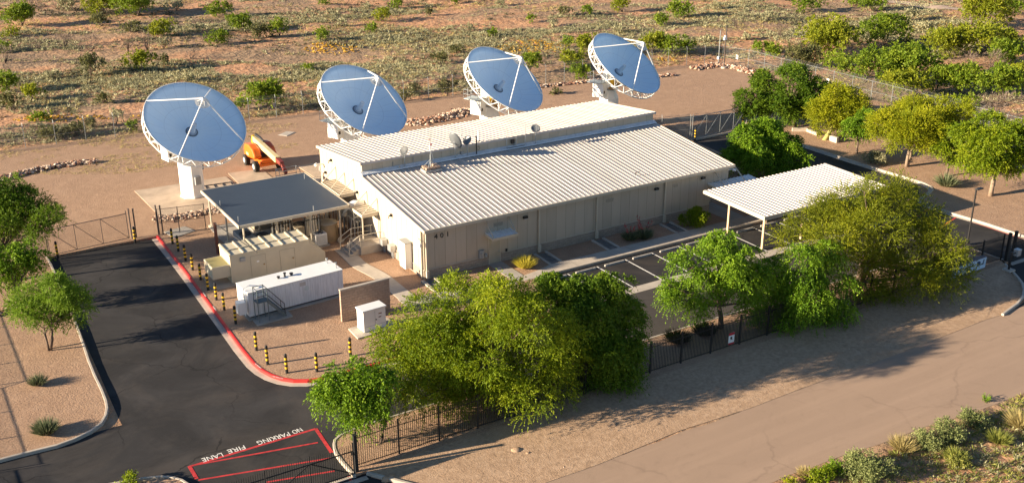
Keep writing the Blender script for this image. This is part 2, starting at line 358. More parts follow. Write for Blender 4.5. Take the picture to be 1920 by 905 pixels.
# ---------------------------------------------------------------- building
def panel_mat(name,c,rough,axis,pitch,amt,sm):
    t=NT(name); t.b.inputs['Roughness'].default_value=rough
    sp=t.n('ShaderNodeSeparateXYZ'); t.l(t.pos(),sp.inputs[0])
    wn=t.n('ShaderNodeTexWhiteNoise',noise_dimensions='1D'); t.l(t.math('FLOOR',t.math('DIVIDE',sp.outputs[0],pitch)),wn.inputs['W'])
    mp=t.n('ShaderNodeMapping'); mp.inputs['Scale'].default_value=sm; t.l(t.pos(),mp.inputs[0])
    k=t.math('ADD',t.math('MULTIPLY',wn.outputs['Value'],.45),t.math('MULTIPLY',t.noise(1.0,6,.65,vec=mp.outputs[0]),.9))
    t.col(t.ramp(k,[(.35,tuple(x*(1-amt) for x in c)),(.85,tuple(x*(1+amt*.5) for x in c))])); return t.m
M_WALL=panel_mat('wall_panel_beige',(.50,.425,.325),.6,0,.915,.10,(3,3,.35))
M_JOINT=mat('panel_joint',(.26,.22,.17),.8)
M_ROOF=panel_mat('roof_panel_offwhite',(.53,.475,.425),.45,0,.457,.13,(2.5,.35,1))
M_TRIM=mat('trim_beige',(.56,.49,.38),.5,0,.06,1)
M_DARK=mat('dark_metal',(.02,.018,.018),.5)
M_BLACK=mat('black_paint',(.012,.012,.012),.6)
M_WHITE=mat('white_paint',(.80,.80,.78),.45,0,.05,1.5)
M_GALV=mat('galvanised_steel',(.50,.52,.53),.4,.6,.15,3)
M_GREYM=mat('grey_metal',(.33,.35,.36),.5,.3,.1,3)
M_LENS=mat('lamp_glass',(.55,.6,.62),.15)
def cmu_mat(name,c,w=.4,h=.2):
    t=NT(name); t.b.inputs['Roughness'].default_value=.95
    g=t.n('ShaderNodeNewGeometry'); sp=t.n('ShaderNodeSeparateXYZ'); t.l(g.outputs['Position'],sp.inputs[0])
    cb=t.n('ShaderNodeCombineXYZ'); t.l(t.math('ADD',sp.outputs[0],sp.outputs[1]),cb.inputs[0]); t.l(sp.outputs[2],cb.inputs[1])
    b=t.n('ShaderNodeTexBrick'); b.inputs['Scale'].default_value=1; b.inputs['Brick Width'].default_value=w; b.inputs['Row Height'].default_value=h; b.inputs['Mortar Size'].default_value=.012
    b.inputs['Color1'].default_value=c+(1,); b.inputs['Color2'].default_value=tuple(x*.8 for x in c)+(1,); b.inputs['Mortar'].default_value=tuple(x*.6 for x in c)+(1,)
    t.l(cb.outputs[0],b.inputs['Vector'])
    c2=t.mix(t.ramp(t.noise(6,4,.7),[(.4,0.0),(.7,.5)]),b.outputs['Color'],tuple(x*1.25 for x in c)); t.col(c2)
    t.bump(t.math('ADD',t.math('MULTIPLY',b.outputs['Fac'],-1.0),t.noise(18,3)),.8,.03); return t.m
M_CMU=cmu_mat('split_face_block',(.40,.33,.26))
M_CMU2=cmu_mat('masonry_block',(.44,.31,.23))
def foam_mat():
    t=NT('sealing_foam'); t.col(t.ramp(t.noise(3,5,.7),[(.3,(.55,.57,.60)),(.7,(.78,.79,.80))])); t.b.inputs['Roughness'].default_value=.9; t.bump(t.noise(6,4),1,.06); return t.m
M_FOAM=foam_mat()
LX=30.06; EAV=4.12; Y1=10.77; HC=5.31; H2=6.33; Y2=19.96; H3=5.38
HB=.78
BLD=thing('office_building','long beige metal office building with ribbed off-white roofs and number 401','building',(0,0,0))
mb=MB()
def wallpoly(mb,pts,ax,a,b):  # extruded profile along x from a to b
    n=len(pts); vs=[(a,)+p for p in pts]+[(b,)+p for p in pts]
    mb.add(vs,[tuple(range(n)),tuple(range(2*n-1,n-1,-1))]+[(i+n,(i+1)%n+n,(i+1)%n,i) for i in range(n)])
ALC=28.06
# main low block up to alcove, high block behind
wallpoly(mb,[(0,HB),(0,EAV-.1),(Y1,HC-.06),(Y1,HB)],0,0,ALC)
wallpoly(mb,[(0,2.75),(0,EAV-.1),(Y1,HC-.06),(Y1,2.75)],0,ALC+.001,LX)
wallpoly(mb,[(2.0,0),(2.0,2.749),(Y1,2.749),(Y1,0)],0,ALC+.001,LX)
wallpoly(mb,[(Y1+.001,HB),(Y1+.001,H2-.1),(Y2,H3-.1),(Y2,HB)],0,0.001,LX-.001)
WALL=mb
for i in range(1,34):
    x=i*.915
    for dx in (0,):
        if x<ALC-.2: mb.box(x-.011,x+.011,-.004,.01,HB+.02,EAV-.2,1)
        elif x<LX: mb.box(x-.011,x+.011,-.004,.01,2.77,EAV-.2,1)
    if x<LX: mb.box(x-.011,x+.011,Y1-.005,Y1+.01,HC+.2,H2-.2,1)
for i in range(1,22):
    y=i*.915
    if y<Y1: zt=EAV-.1+(HC-EAV)*y/Y1-.12
    else: zt=H2-(H2-H3)*(y-Y1)/(Y2-Y1)-.25
    if abs(y-Y1)>.1 and y<Y2: mb.box(-.004,.01,y-.011,y+.011,HB+.02,zt,1)
mb.build('wall',[M_WALL,M_JOINT],BLD)
mb=MB(); mb.box(-.035,ALC,-.035,.2,-.25,HB-.04); mb.box(-.035,.2,.201,Y2+.03,-.25,HB-.04); mb.box(.2,LX,Y2-.2,Y2+.035,-.25,HB-.04)
mb.build('block_base',M_CMU,BLD)
mb=MB(); mb.box(-.06,5.46,-.06,.02,HB-.04,HB+.0); mb.box(6.8,ALC,-.06,.02,HB-.04,HB+.0); mb.box(-.06,.02,.021,Y2,HB-.04,HB+.0); mb.build('base_cap',M_TRIM,BLD)
# roofs
def ribbed(mb,x0,x1,ya,za,yb,zb,pitch,rh,rw,th=.05):
    L=math.hypot(yb-ya,zb-za); ny,nz=-(zb-za)/L,(yb-ya)/L
    if nz<0: ny,nz=-ny,-nz
    P=[(ya,za),(yb,zb)]
    vs=[]
    for x in (x0,x1):
        for (y,z) in P: vs+= [(x,y,z),(x,y-ny*th,z-nz*th)]
    mb.add(vs,[(0,2,6,4),(1,5,7,3),(0,1,3,2),(4,6,7,5),(0,4,5,1),(2,3,7,6)])
    n=int(round((x1-x0)/pitch)); p=(x1-x0)/n
    for i in range(n+1):
        x=x0+i*p; x=min(max(x,x0+rw/2+.01),x1-rw/2-.01)
        vs=[]
        for (y,z) in P:
            for dx,h in ((-rw/2,.001),(-rw*.22,rh),(rw*.22,rh),(rw/2,.001)): vs.append((x+dx,y+ny*h,z+nz*h))
        mb.add(vs,[(0,1,5,4),(1,2,6,5),(2,3,7,6),(0,3,2,1),(4,5,6,7)])
RX0,RX1=-.17,LX+.17; YE=-.47
mb=MB(); sl=(HC-EAV)/(Y1-YE); ribbed(mb,RX0,RX1,YE,EAV,Y1-.01,HC,.457,.04,.095); RF=mb.build('front_roof',M_ROOF,BLD)
mb=MB(); ribbed(mb,RX0,RX1,Y2+.25,H3-.02,Y1-.15,H2,.457,.05,.13); mb.build('upper_roof',M_ROOF,BLD)
mb=MB(); mb.box(RX0-.03,RX1+.03,YE-.13,YE-.005,EAV-.2,EAV+.035); mb.build('eave_gutter',M_TRIM,BLD)
mb=MB(); mb.box(RX0-.02,RX1+.02,Y1-.20,Y1-.152,H2-.16,H2+.03); mb.build('upper_fascia',mat('fascia_mauve',(.50,.45,.42),.5),BLD)
for xa,xb in ((RX0-.04,RX0),(RX1,RX1+.04)):
    mb=MB()
    wallpoly(mb,[(YE,EAV-.18),(YE,EAV+.05),(Y1-.02,HC+.05),(Y1-.02,HC-.18)],0,xa,xb)
    mb.build('rake_trim',M_TRIM,BLD); mb=MB()
    wallpoly(mb,[(Y1-.149,H2-.2),(Y1-.149,H2+.05),(Y2+.26,H3+.03),(Y2+.26,H3-.2)],0,xa,xb)
    mb.build('rake_trim',M_TRIM,BLD)
mb=MB(); wallpoly(mb,[(Y1-.42,HC+.02),(Y1-.36,HC+.10),(Y1-.2,HC+.16),(Y1-.06,HC+.24),(Y1-.02,HC+.26),(Y1-.02,HC)],0,RX0+.02,RX1-.02)
mb.build('foam_flashing',M_FOAM,BLD)
# downspouts + troughs
dsx=[.18]+[WY(px,py)[0] for px,py in ((1009.5,440),(1118,400),(1245,380))]
for x in dsx:
    mb=MB(); mb.box(x-.07,x+.07,-.17,-.06,.75,EAV-.21); mb.box(x-.11,x+.11,-.26,-.065,.12,.749); mb.build('downspout',M_TRIM,BLD)
mb=MB(); mb.box(-.17,-.04,.12,.26,.1,EAV-.25); mb.build('downspout',M_TRIM,BLD)
for i,x in enumerate(dsx):
    t=thing('drain_trough','%s concrete drain trough under the %s downspout of the front wall'%(('long','narrow','short','grey')[i],('corner','second','third','fourth')[i]),'drain trough',(x,-.3,0),group='concrete drain troughs along the front wall')
    L=3.3 if i==0 else 2.25
    mb=MB()
    for s in (-1,1):
        xa,xb=sorted((s*.42,s*.64)); 
        mb.add([(xa,-L,-.2),(xb,-L,-.2),(xb,0,-.2),(xa,0,-.2),(xa,-L,.05),(xb,-L,.05),(xb,-.0,.14),(xa,0,.14)],[(3,2,1,0),(4,5,6,7),(0,1,5,4),(1,2,6,5),(2,3,7,6),(3,0,4,7)])
    mb.build('side_curb',M_CONC,t)
    mb=MB(); mb.box(-.42,.42,-L,0,-.2,.012); mb.build('channel',mat('wet_concrete',(.17,.155,.14),.8,0,.4,2),t)
# front door with awning
def leaf_door(x0,x1,z1,par,y=-.045):
    mb=MB(); mb.box(x0-.06,x1+.06,y-.0,y+.06,.03,z1+.06); f=mb.build('door_frame',M_TRIM,par)
    mb=MB(); mb.box(x0,x1,y-.02,y+.0,.04,z1); dd=mb.build('door',mat('door_beige',(.42,.37,.28),.5),par)
    mb=MB(); mb.tube([(x1-.12,y-.02,1.0),(x1-.12,y-.09,1.0),(x1-.25,y-.09,1.0)],.02,6); mb.build('door_handle',M_GREYM,dd)
leaf_door(5.65,6.62,2.1,BLD)
def awning(par,x0,x1,z,proj,braces,zr,y=-.01):
    mb=MB(); n=max(3,int((x1-x0)/.42)); p=(x1-x0)/n
    mb.add([(x0,y,z),(x1,y,z),(x1,y-proj,z-.1),(x0,y-proj,z-.1),(x0,y,z-.04),(x1,y,z-.04),(x1,y-proj,z-.14),(x0,y-proj,z-.14)],[(3,2,1,0)[::-1],(4,5,6,7)[::-1],(0,1,5,4),(1,2,6,5),(2,3,7,6),(3,0,4,7)])
    for i in range(n+1):
        x=x0+.03+i*((x1-x0-.06)/n); mb.beam((x,y,z+.03),(x,y-proj,z-.07),.05,.05)
    a=mb.build('awning',M_WHITE,par)
    mb=MB(); mb.box(x0-.04,x1+.04,y-proj-.05,y-proj-.001,z-.26,z-.06); mb.box(x0-.04,x0-.001,y-proj,y,z-.2,z-.02); mb.box(x1+.001,x1+.04,y-proj,y,z-.2,z-.02); mb.build('awning_frame',M_TRIM,a)
    for bx in braces:
        mb=MB(); mb.beam((bx,y,zr),(bx,y-proj+.03,z-.02),.07,.07); mb.build('brace',M_TRIM,a)
zA=WY(909.5,437.3)[1]; xa=WY(909.5,437.3)[0]; xb=WY(956,426.4)[0]
awning(BLD,xa,xb,zA,1.15,(xa+.1,xb-.1),zA+.95)
xa2,zA2=WY(1328.8,343.5); awning(BLD,xa2-.1,xa2+4.6,zA2,1.5,(xa2+.6,xa2+3.0),zA2+.95)
def vent(par,x0,x1,z0,z1,y=0):
    mb=MB(); mb.box(x0,x1,y-.03,y+.01,z0,z1); v=mb.build('vent',M_TRIM,par)
    mb=MB(); n=5
    for i in range(n): zc=z0+(i+.5)*(z1-z0)/n; mb.box(x0+.04,x1-.04,y-.036,y-.031,zc-.02,zc+.012)
    mb.build('louvre',M_JOINT,v)
for a,b in (((924,424.5),(943,415.5)),((1134,379.5),(1151,370.5)),((1262,350),(1272,344.5))):
    x0,z0=WY(*a); x1,z1=WY(*b); vent(BLD,x0,x1,(z0+z1)/2-.14,(z0+z1)/2+.14)
def wall_lamp(par,x,z):
    mb=MB(); mb.box(x-.2,x+.2,-.2,-.005,z-.05,z+.14); l=mb.build('wall_lamp',M_DARK,par,bevel=.02)
    mb=MB(); mb.box(x-.16,x+.16,-.17,-.02,z-.1,z-.051); mb.build('lamp_glass',M_LENS,l)
for p in ((984,407.5),(1230,354.5),(1317,334)): x,z=WY(*p); wall_lamp(BLD,x,z)
for p in ((636,387),(612,323),(735,403),(671,360),(622,300)):
    y,z=WX(*p); mb=MB(); mb.box(-.16,-.004,y-.1,y+.1,z-.1,z+.1); mb.tube([(-.1,y,z),(-.3,y,z-.05),(-.3,y,z-.22)],.05,6); mb.build('wall_lamp',M_DARK,BLD)
text('wall_number','4 0 1',.56,M_BLACK,(1.55,-.02,WY(811,445)[1]),(R(90),0,0),BLD,ext=.01,sx=1.15)
# meter boxes beside the front door, gable electrical boxes
for (px,py,w,h) in ((901.5,475.5,.42,.65),(909.5,477.5,.22,.25)):
    x,z=WY(px,py); mb=MB(); mb.box(x-w/2,x+w/2,-.2,-.01,z-h/2,z+h/2); mb.tube([(x,-.2,z+h*.12),(x,-.28,z+h*.12)],w*.24,12); mb.build('meter_box',M_GREYM,BLD,bevel=.01)
x,z=WY(949,468); mb=MB(); mb.box(x-.07,x+.07,-.1,-.01,z-.1,z+.1); mb.build('keypad',M_BLACK,BLD)
mb=MB(); mb.box(-.62,-.04,1.95,2.95,.25,2.35); e=mb.build('electrical_cabinet',M_WHITE,BLD,bevel=.015)
mb=MB(); mb.box(-.64,-.03,1.9,3.0,2.35,2.4); mb.build('cabinet_lid',M_GREYM,e)
for y in (5.1,6.6):
    mb=MB(); mb.box(-.5,-.04,y-.3,y+.3,.65,1.15); e=mb.build('junction_box',M_GALV,BLD,bevel=.01)
    mb=MB(); mb.tube([(-.2,y-.1,-.05),(-.2,y-.1,.65)],.05,6); mb.tube([(-.2,y+.1,-.05),(-.2,y+.1,.65)],.05,6); mb.build('conduit',M_GREYM,e)
mb=MB(); mb.tube([(-.02,.35,3.2),(-.3,.35,3.25),(-.35,.1,3.2),(-.35,-.1,3.0)],.035,6); mb.tube([(-.35,-.1,3.05),(-.35,-.1,2.75)],.12,10); mb.build('security_camera',M_WHITE,BLD)
mb=MB(); mb.tube([(LX+.05,.2,3.5),(LX+.5,.0,3.55)],.04,6); mb.tube([(LX+.5,0,3.5),(LX+.75,-.1,3.45)],.12,10); mb.build('security_camera',M_WHITE,BLD)
mb=MB(); mb.tube([(-.02,19.3,3.9),(-.6,19.3,4.0)],.05,6); mb.tube([(-.6,19.3,4.0),(-.8,19.2,3.95)],.13,10); mb.tube([(-.35,19.3,3.9),(-.4,19.3,3.4),(-.1,19.2,3.1)],.03,6); mb.build('security_camera',M_WHITE,BLD)
# gable door
mb=MB(); mb.box(-.05,-.005,7.95,8.95,.7,2.8); d_=mb.build('door',mat('door_offwhite',(.62,.56,.45),.5),BLD)
mb=MB(); mb.tube([(-.05,8.05,1.7),(-.11,8.05,1.7),(-.11,8.2,1.7)],.02,6); mb.build('door_handle',M_GREYM,d_)
# gable awnings
def gable_awning(y0,y1,z,proj,ybr,zr):
    mb=MB(); n=int((y1-y0)/.4)
    mb.add([(-.01,y0,z),(-.01,y1,z),(-proj,y1,z-.05),(-proj,y0,z-.05),(-.01,y0,z-.05),(-.01,y1,z-.05),(-proj,y1,z-.1),(-proj,y0,z-.1)],[(0,1,2,3)[::-1],(4,5,6,7),(0,4,5,1),(1,5,6,2),(2,6,7,3),(3,7,4,0)])
    for i in range(n+1):
        y=y0+.03+i*(y1-y0-.06)/n; mb.beam((-.01,y,z+.035),(-proj,y,z-.015),.05,.06)
    a=mb.build('awning',M_TRIM,BLD)
    mb=MB(); mb.box(-proj-.05,-proj-.001,y0-.03,y1+.03,z-.24,z+.02); mb.box(-proj,-.01,y0-.04,y0-.001,z-.24,z+.03); mb.box(-proj,-.01,y1+.001,y1+.04,z-.2,z+.03); mb.build('awning_frame',M_TRIM,a)
    for y in ybr:
        mb=MB(); mb.beam((-.02,y,zr),(-proj+.05,y,z),.05,.05); mb.beam((-.02,y,zr),(-.02,y,z),.04,.04); mb.build('brace',M_TRIM,a)
gable_awning(12.5,16.5,3.26,1.35,(12.6,14.5,16.4),4.45)
gable_awning(7.9,10.1,2.95,1.4,(8.0,10.0),4.1)
mb=MB(); mb.tube([(-1.38,7.98,-.1),(-1.38,7.98,2.75)],.06,8); mb.build('awning_post',M_TRIM,BLD)
# landing with steps
T=thing('entrance_landing','concrete landing with steps and pale handrails beside the gable wall','landing',(0,0,0))
mb=MB(); mb.box(-2.1,-.07,6.9,9.3,-.2,.68); mb.build('platform',M_CONC,T)
mb=MB()
for i in range(3): mb.box(-2.1-.3*(i+1),-2.101-.3*i,7.1,8.9,-.2,.68-.17*(i+1))
mb.build('step',M_CONC,T)
for y in (7.15,8.95):
    mb=MB(); mb.tube([(-.15,y,1.55),(-2.05,y,1.6),(-3.1,y,1.0),(-3.2,y,.8)],.03,6)
    for x,z0,z1 in ((-.3,.68,1.55),(-2.05,.68,1.6),(-3.0,.0,1.05)): mb.tube([(x,y,z0),(x,y,z1)],.03,6)
    mb.tube([(-.15,y,1.1),(-2.05,y,1.15),(-3.05,y,.6)],.02,6)
    mb.build('handrail',mat('handrail_cream',(.62,.56,.44),.5),T)
# ---------------------------------------------------------------- things on the roof
def roof_z(y): return EAV+(y-YE)*sl
def small_dish(px,py,r,label,pole0,az=-50,el=35,facing='face',cat='satellite dish',mt=None,aspect=1.0):
    x,z=WY(px,py,Y1-.3)
    t=thing('satellite_dish',label,cat,(x,Y1-.3,pole0))
    h=z-pole0
    mb=MB(); mb.tube([(0,0.0,0),(0,0,h-.1)],.035,8); mb.build('mast',M_GREYM,t)
    mb=MB(); n=20; d=Vector((math.cos(R(az))*math.cos(R(el)),math.sin(R(az))*math.cos(R(el)),math.sin(R(el)))); u=Vector((-d.y,d.x,0)).normalized(); v=d.cross(u)
    o=Vector((0,0,h)); vs=[o-d*.10*r]; fs=[]
    for j in range(1,6):
        rr=r*j/5; dz=.22*r*(j/5)**2-.10*r
        for k in range(n): a=2*math.pi*k/n; vs.append(o+u*math.cos(a)*rr*aspect+v*math.sin(a)*rr+d*dz)
    for k in range(n): fs.append((0,1+k,1+(k+1)%n))
    for j in range(4):
        for k in range(n): k2=(k+1)%n; fs.append((1+j*n+k,1+(j+1)*n+k,1+(j+1)*n+k2,1+j*n+k2))
    mb.add(vs,fs); ob=mb.build('reflector',mt or M_DISHG,t,smooth=True); s=ob.modifiers.new('s','SOLIDIFY'); s.thickness=.03
    mb=MB(); f=o+d*r*1.1-v*.2*r; mb.tube([o-v*r*.95+d*.1*r,f],.02,6); mb.tube([f-d*.06,f+d*.12],.05,8); mb.tube([o-d*.1,o-d*.28-Vector((0,0,.1)),(0,0,h-.25)],.04,6); mb.build('feed_arm',M_GREYM,t)
    return t
M_DISHG=mat('dish_grey',(.16,.17,.18),.5,.1,.08,3)
M_DISHD=mat('dish_mesh',(.07,.075,.08),.6)
small_dish(758,283,.42,'small dark dish with white arm at the left end of the upper wall',HC+.1,az=195,el=30,mt=M_DISHD)
small_dish(853,264,.85,'tall oval grey satellite dish, the biggest one on the roof',HC+.1,az=25,el=25,aspect=.72)
small_dish(876,263,.42,'small grey satellite dish just right of the tall oval dish',HC+.1,az=200,el=35)
small_dish(1004,241,.42,'small dark satellite dish alone at the right of the antenna poles',HC+.1,az=250,el=50)
def pole(px0,py_top,y,z0,r,label,cat='antenna mast',mt=None,name='antenna_mast',extra=None):
    x,z=WY(px0,py_top,y); t=thing(name,label,cat,(x,y,z0)); mb=MB(); mb.tube([(0,0,0),(0,0,z-z0)],r,8); mb.build('pole',mt or M_GREYM,t)
    if extra:
        mb=MB(); extra(mb,z-z0); mb.build('bracket',M_DARK,t)
    return t
pole(893,256,Y1-.3,HC+.1,.05,'black antenna mast with cable loops right of the small dishes',mt=M_DARK,extra=lambda m,h:(m.tube([(-.15,0,h),(.15,0,h)],.03,6),m.tube([(.2+.15*math.cos(a/6*6.28),.02,.5+.15*math.sin(a/6*6.28)) for a in range(7)],.015,5)))
pole(950,242,Y1-.3,HC+.1,.03,'thin whip antenna at the left of the cable frame',mt=M_GALV,extra=lambda m,h:m.box(-.03,1.9,-.03,.03,.0,.04))
pole(968,256,Y1-.3,HC+.1,.03,'short pole with grey junction box between the whip antennas',mt=M_GALV,extra=lambda m,h:m.box(-.45,-.15,.05,.2,.35,.7))
pole(985,234,Y1-.3,HC+.1,.03,'tall thin whip antenna just left of the dark dish',mt=M_GALV,extra=lambda m,h:m.box(-1.6,1.0,-.03,.03,.95,.98))
x,z=WY(897,250,Y1+.3); t=thing('roof_pipe','white vent pipe on the edge of the upper roof','vent pipe',(x,Y1+.3,H2-.02)); mb=MB(); mb.tube([(0,0,-.05),(0,0,.95)],.09,10); mb.build('pipe',M_WHITE,t); mb=MB(); mb.tube([(0,0,.02),(0,0,.08)],.16,10); mb.build('pipe_boot',M_DARK,t)
# tripod mast in ballast tray
x,yy=G(808,318,roof_z(9.6)); zr=roof_z(yy)
t=thing('camera_mast','tall instrument mast standing in a ballasted tray on the front roof','antenna mast',(x,yy,zr+.05))
mb=MB(); mb.tube([(0,0,.05),(0,0,1.3)],.06,8); mb.tube([(0,0,1.2),(0,0,3.3)],.03,8); mb.build('pole',M_GREYM,t)
mb=MB(); mb.tube([(0,.0,1.6),(-.05,0,2.1)],.06,8); mb.tube([(.05,0,.5),(.25,0,.9),(.1,0,1.5)],.02,5); mb.build('white_radio',M_WHITE,t)
mb=MB(); mb.tube([(.02,0,2.15),(.12,0,2.15)],.08,8); mb.tube([(-.12,0,2.6),(.06,0,2.6)],.03,6); mb.build('red_lamp',mat('red_lens',(.5,.02,.02),.3),t)
mb=MB()
for sx,sy in ((-1,-1),(1,-1),(-1,1),(1,1)): mb.beam((0,0,.9),(sx*.6,sy*.5,.08),.04)
mb.box(-.75,.75,-.6,-.55,0,.12); mb.box(-.75,.75,.55,.6,0,.12); mb.box(-.75,-.7,-.55,.55,0,.12); mb.box(.7,.75,-.55,.55,0,.12); mb.build('tray',M_GREYM,t)
for bx,by in ((-.65,-.5),(-.2,-.5),(.25,-.5),(-.65,.1),(.3,.15),(-.65,-.1)):
    mb=MB(); mb.box(bx,bx+.38,by,by+.28,.125,.33); mb.build('ballast_block',M_CMU2,t)
t=thing('roof_probe','small T-shaped probe near the middle of the front roof','roof probe',(*G(1192,321,roof_z(5)),roof_z(G(1192,321,roof_z(5))[1]))); mb=MB(); mb.tube([(0,0,0),(0,0,.3)],.03,6); mb.tube([(0,0,.25),(.45,0,.3)],.025,6); mb.build('probe',M_DARK,t)
t=thing('roof_stub','short vent stub near the left end of the front roof','vent stub',(*G(749,321,roof_z(9)),roof_z(G(749,321,roof_z(9))[1]))); mb=MB(); mb.tube([(0,0,0),(0,0,.3)],.06,8); mb.build('pipe',M_TRIM,t)
# wall-run conduit on upper wall
for px,wd in ((757,1.7),):
    x,z=WY(px,312,Y1)
    mb=MB(); mb.tube([(x-1,Y1-.05,z+.55),(x-1,Y1-.05,z),(x+.9,Y1-.05,z),(x+.9,Y1-.05,z+.75)],.025,6); mb.build('conduit',M_GREYM,BLD)
    mb=MB(); mb.tube([(x+.22*math.cos(a/8*6.283),Y1-.12,z-.1+.22*math.sin(a/8*6.283)) for a in range(9)],.03,6,cap=False); mb.build('cable_loop',M_DARK,BLD)
for px,py in ((866,287),(964,270)):
    x,z=WY(px,py,Y1); mb=MB(); mb.box(x-.13,x+.13,Y1-.12,Y1-.01,z-.15,z+.15); mb.build('junction_box',M_GREYM,BLD)
# ---------------------------------------------------------------- carport
CP=thing('carport','white ribbed flat carport roof on cream posts over the parking stalls','carport',(25.69,-9.08,AZ))
ox,oy=25.69,-9.08
mb=MB(); zt=2.97-AZ
ribbed(mb,0,40.03-ox,0,2.86-AZ,-1.88-oy,zt,.457,.06,.14); mb.build('roof_deck',mat('carport_white',(.58,.53,.48),.45,0,.06,.6),CP)
mb=MB(); W_=40.03-ox; D_=-1.88-oy
wallpoly(mb,[(0-.01,2.86-AZ-.25),(0-.01,2.86-AZ+.05),(D_,zt+.05),(D_,zt-.25)],0,-.06,-.005); wallpoly(mb,[(0,2.86-AZ-.25),(0,2.86-AZ+.05),(D_,zt+.05),(D_,zt-.25)],0,W_+.005,W_+.06)
mb.box(-.06,W_+.06,-.09,-.012,2.86-AZ-.24,2.86-AZ+.05); mb.box(-.06,W_+.06,D_+.002,D_+.07,zt-.24,zt-.01); mb.build('fascia',M_TRIM,CP)
px_=[.55,4.9,9.4,13.8]
for x in px_:
    for y in (.5,4.6):
        mb=MB(); mb.box(x-.06,x+.06,y-.09,y+.09,0,2.8); mb.build('post',mat('post_cream',(.60,.44,.28),.5),CP)
mb=MB()
for x in px_: mb.box(x-.07,x+.07,.1,6.8,2.805,2.99)
mb.build('beam',M_TRIM,CP)
# wheel stops
M_STOP=mat('wheel_stop_concrete',(.42,.39,.35),.85,0,.2,2)
ordn=['leftmost','second','third','fourth','fifth','sixth','seventh','eighth','ninth','tenth']
src=None
for i in range(10):
    x=SX+2.743*i-.35 
    lab='%s concrete wheel stop%s in the row along the pavement'%(ordn[i],' from the left' if i else '')
    if src is None:
        src=thing('wheel_stop',lab,'wheel stop',(x-.85,-4.75,AZ+.008),group='concrete wheel stops in the parking row')
        mb=MB(); pr=[(-.09,0),(.09,0),(.06,.14),(-.06,.14)]; vs=[]
        for xx,s in ((-.95,.8),(-.9,1),(.9,1),(.95,.8)): vs+=[(xx,a*s,b*s) for a,b in pr]
        fs=[(3,2,1,0),(12,13,14,15)]
        for k in range(3):
            for q in range(4): fs.append((k*4+q,k*4+(q+1)%4,(k+1)*4+(q+1)%4,(k+1)*4+q))
        mb.add(vs,fs); mb.build('bumper',M_STOP,src)
        mb=MB()
        for xx in (-.6,.6): mb.tube([(xx,0,.138),(xx,0,.15)],.025,8)
        mb.build('bolt',M_DARK,src)
    else: copy_thing(src,(x-.85,-4.75,AZ+.008),0,lab)
# ---------------------------------------------------------------- big antennas
def reflector_mat():
    t=NT('reflector_aluminium'); t.b.inputs['Metallic'].default_value=.1; t.b.inputs['Roughness'].default_value=.45
    tc=t.n('ShaderNodeTexCoord'); sp=t.n('ShaderNodeSeparateXYZ'); t.l(tc.outputs['Object'],sp.inputs[0])
    an=t.math('MULTIPLY',t.math('ARCTAN2',sp.outputs[1],sp.outputs[0]),24/(2*math.pi)); fr=t.math('FRACT',t.math('ADD',an,100)); e=t.math('ABSOLUTE',t.math('SUBTRACT',fr,.5))
    rr=t.math('SQRT',t.math('ADD',t.math('MULTIPLY',sp.outputs[0],sp.outputs[0]),t.math('MULTIPLY',sp.outputs[1],sp.outputs[1])))
    seam=t.math('GREATER_THAN',t.math('MULTIPLY',e,1),.487)
    ring=t.math('LESS_THAN',t.math('ABSOLUTE',t.math('SUBTRACT',rr,2.5)),.012)
    s=t.math('MAXIMUM',seam,ring)
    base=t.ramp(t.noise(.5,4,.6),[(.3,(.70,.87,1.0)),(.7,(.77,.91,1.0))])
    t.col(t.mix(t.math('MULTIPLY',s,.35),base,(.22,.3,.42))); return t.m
M_REFL=reflector_mat()
M_HOSE=mat('duct_tan',(.42,.27,.12),.8,0,.2,5)
M_YEL=mat('yellow_paint',(.75,.42,.02),.5)
RD_,LF=4.465,3.10
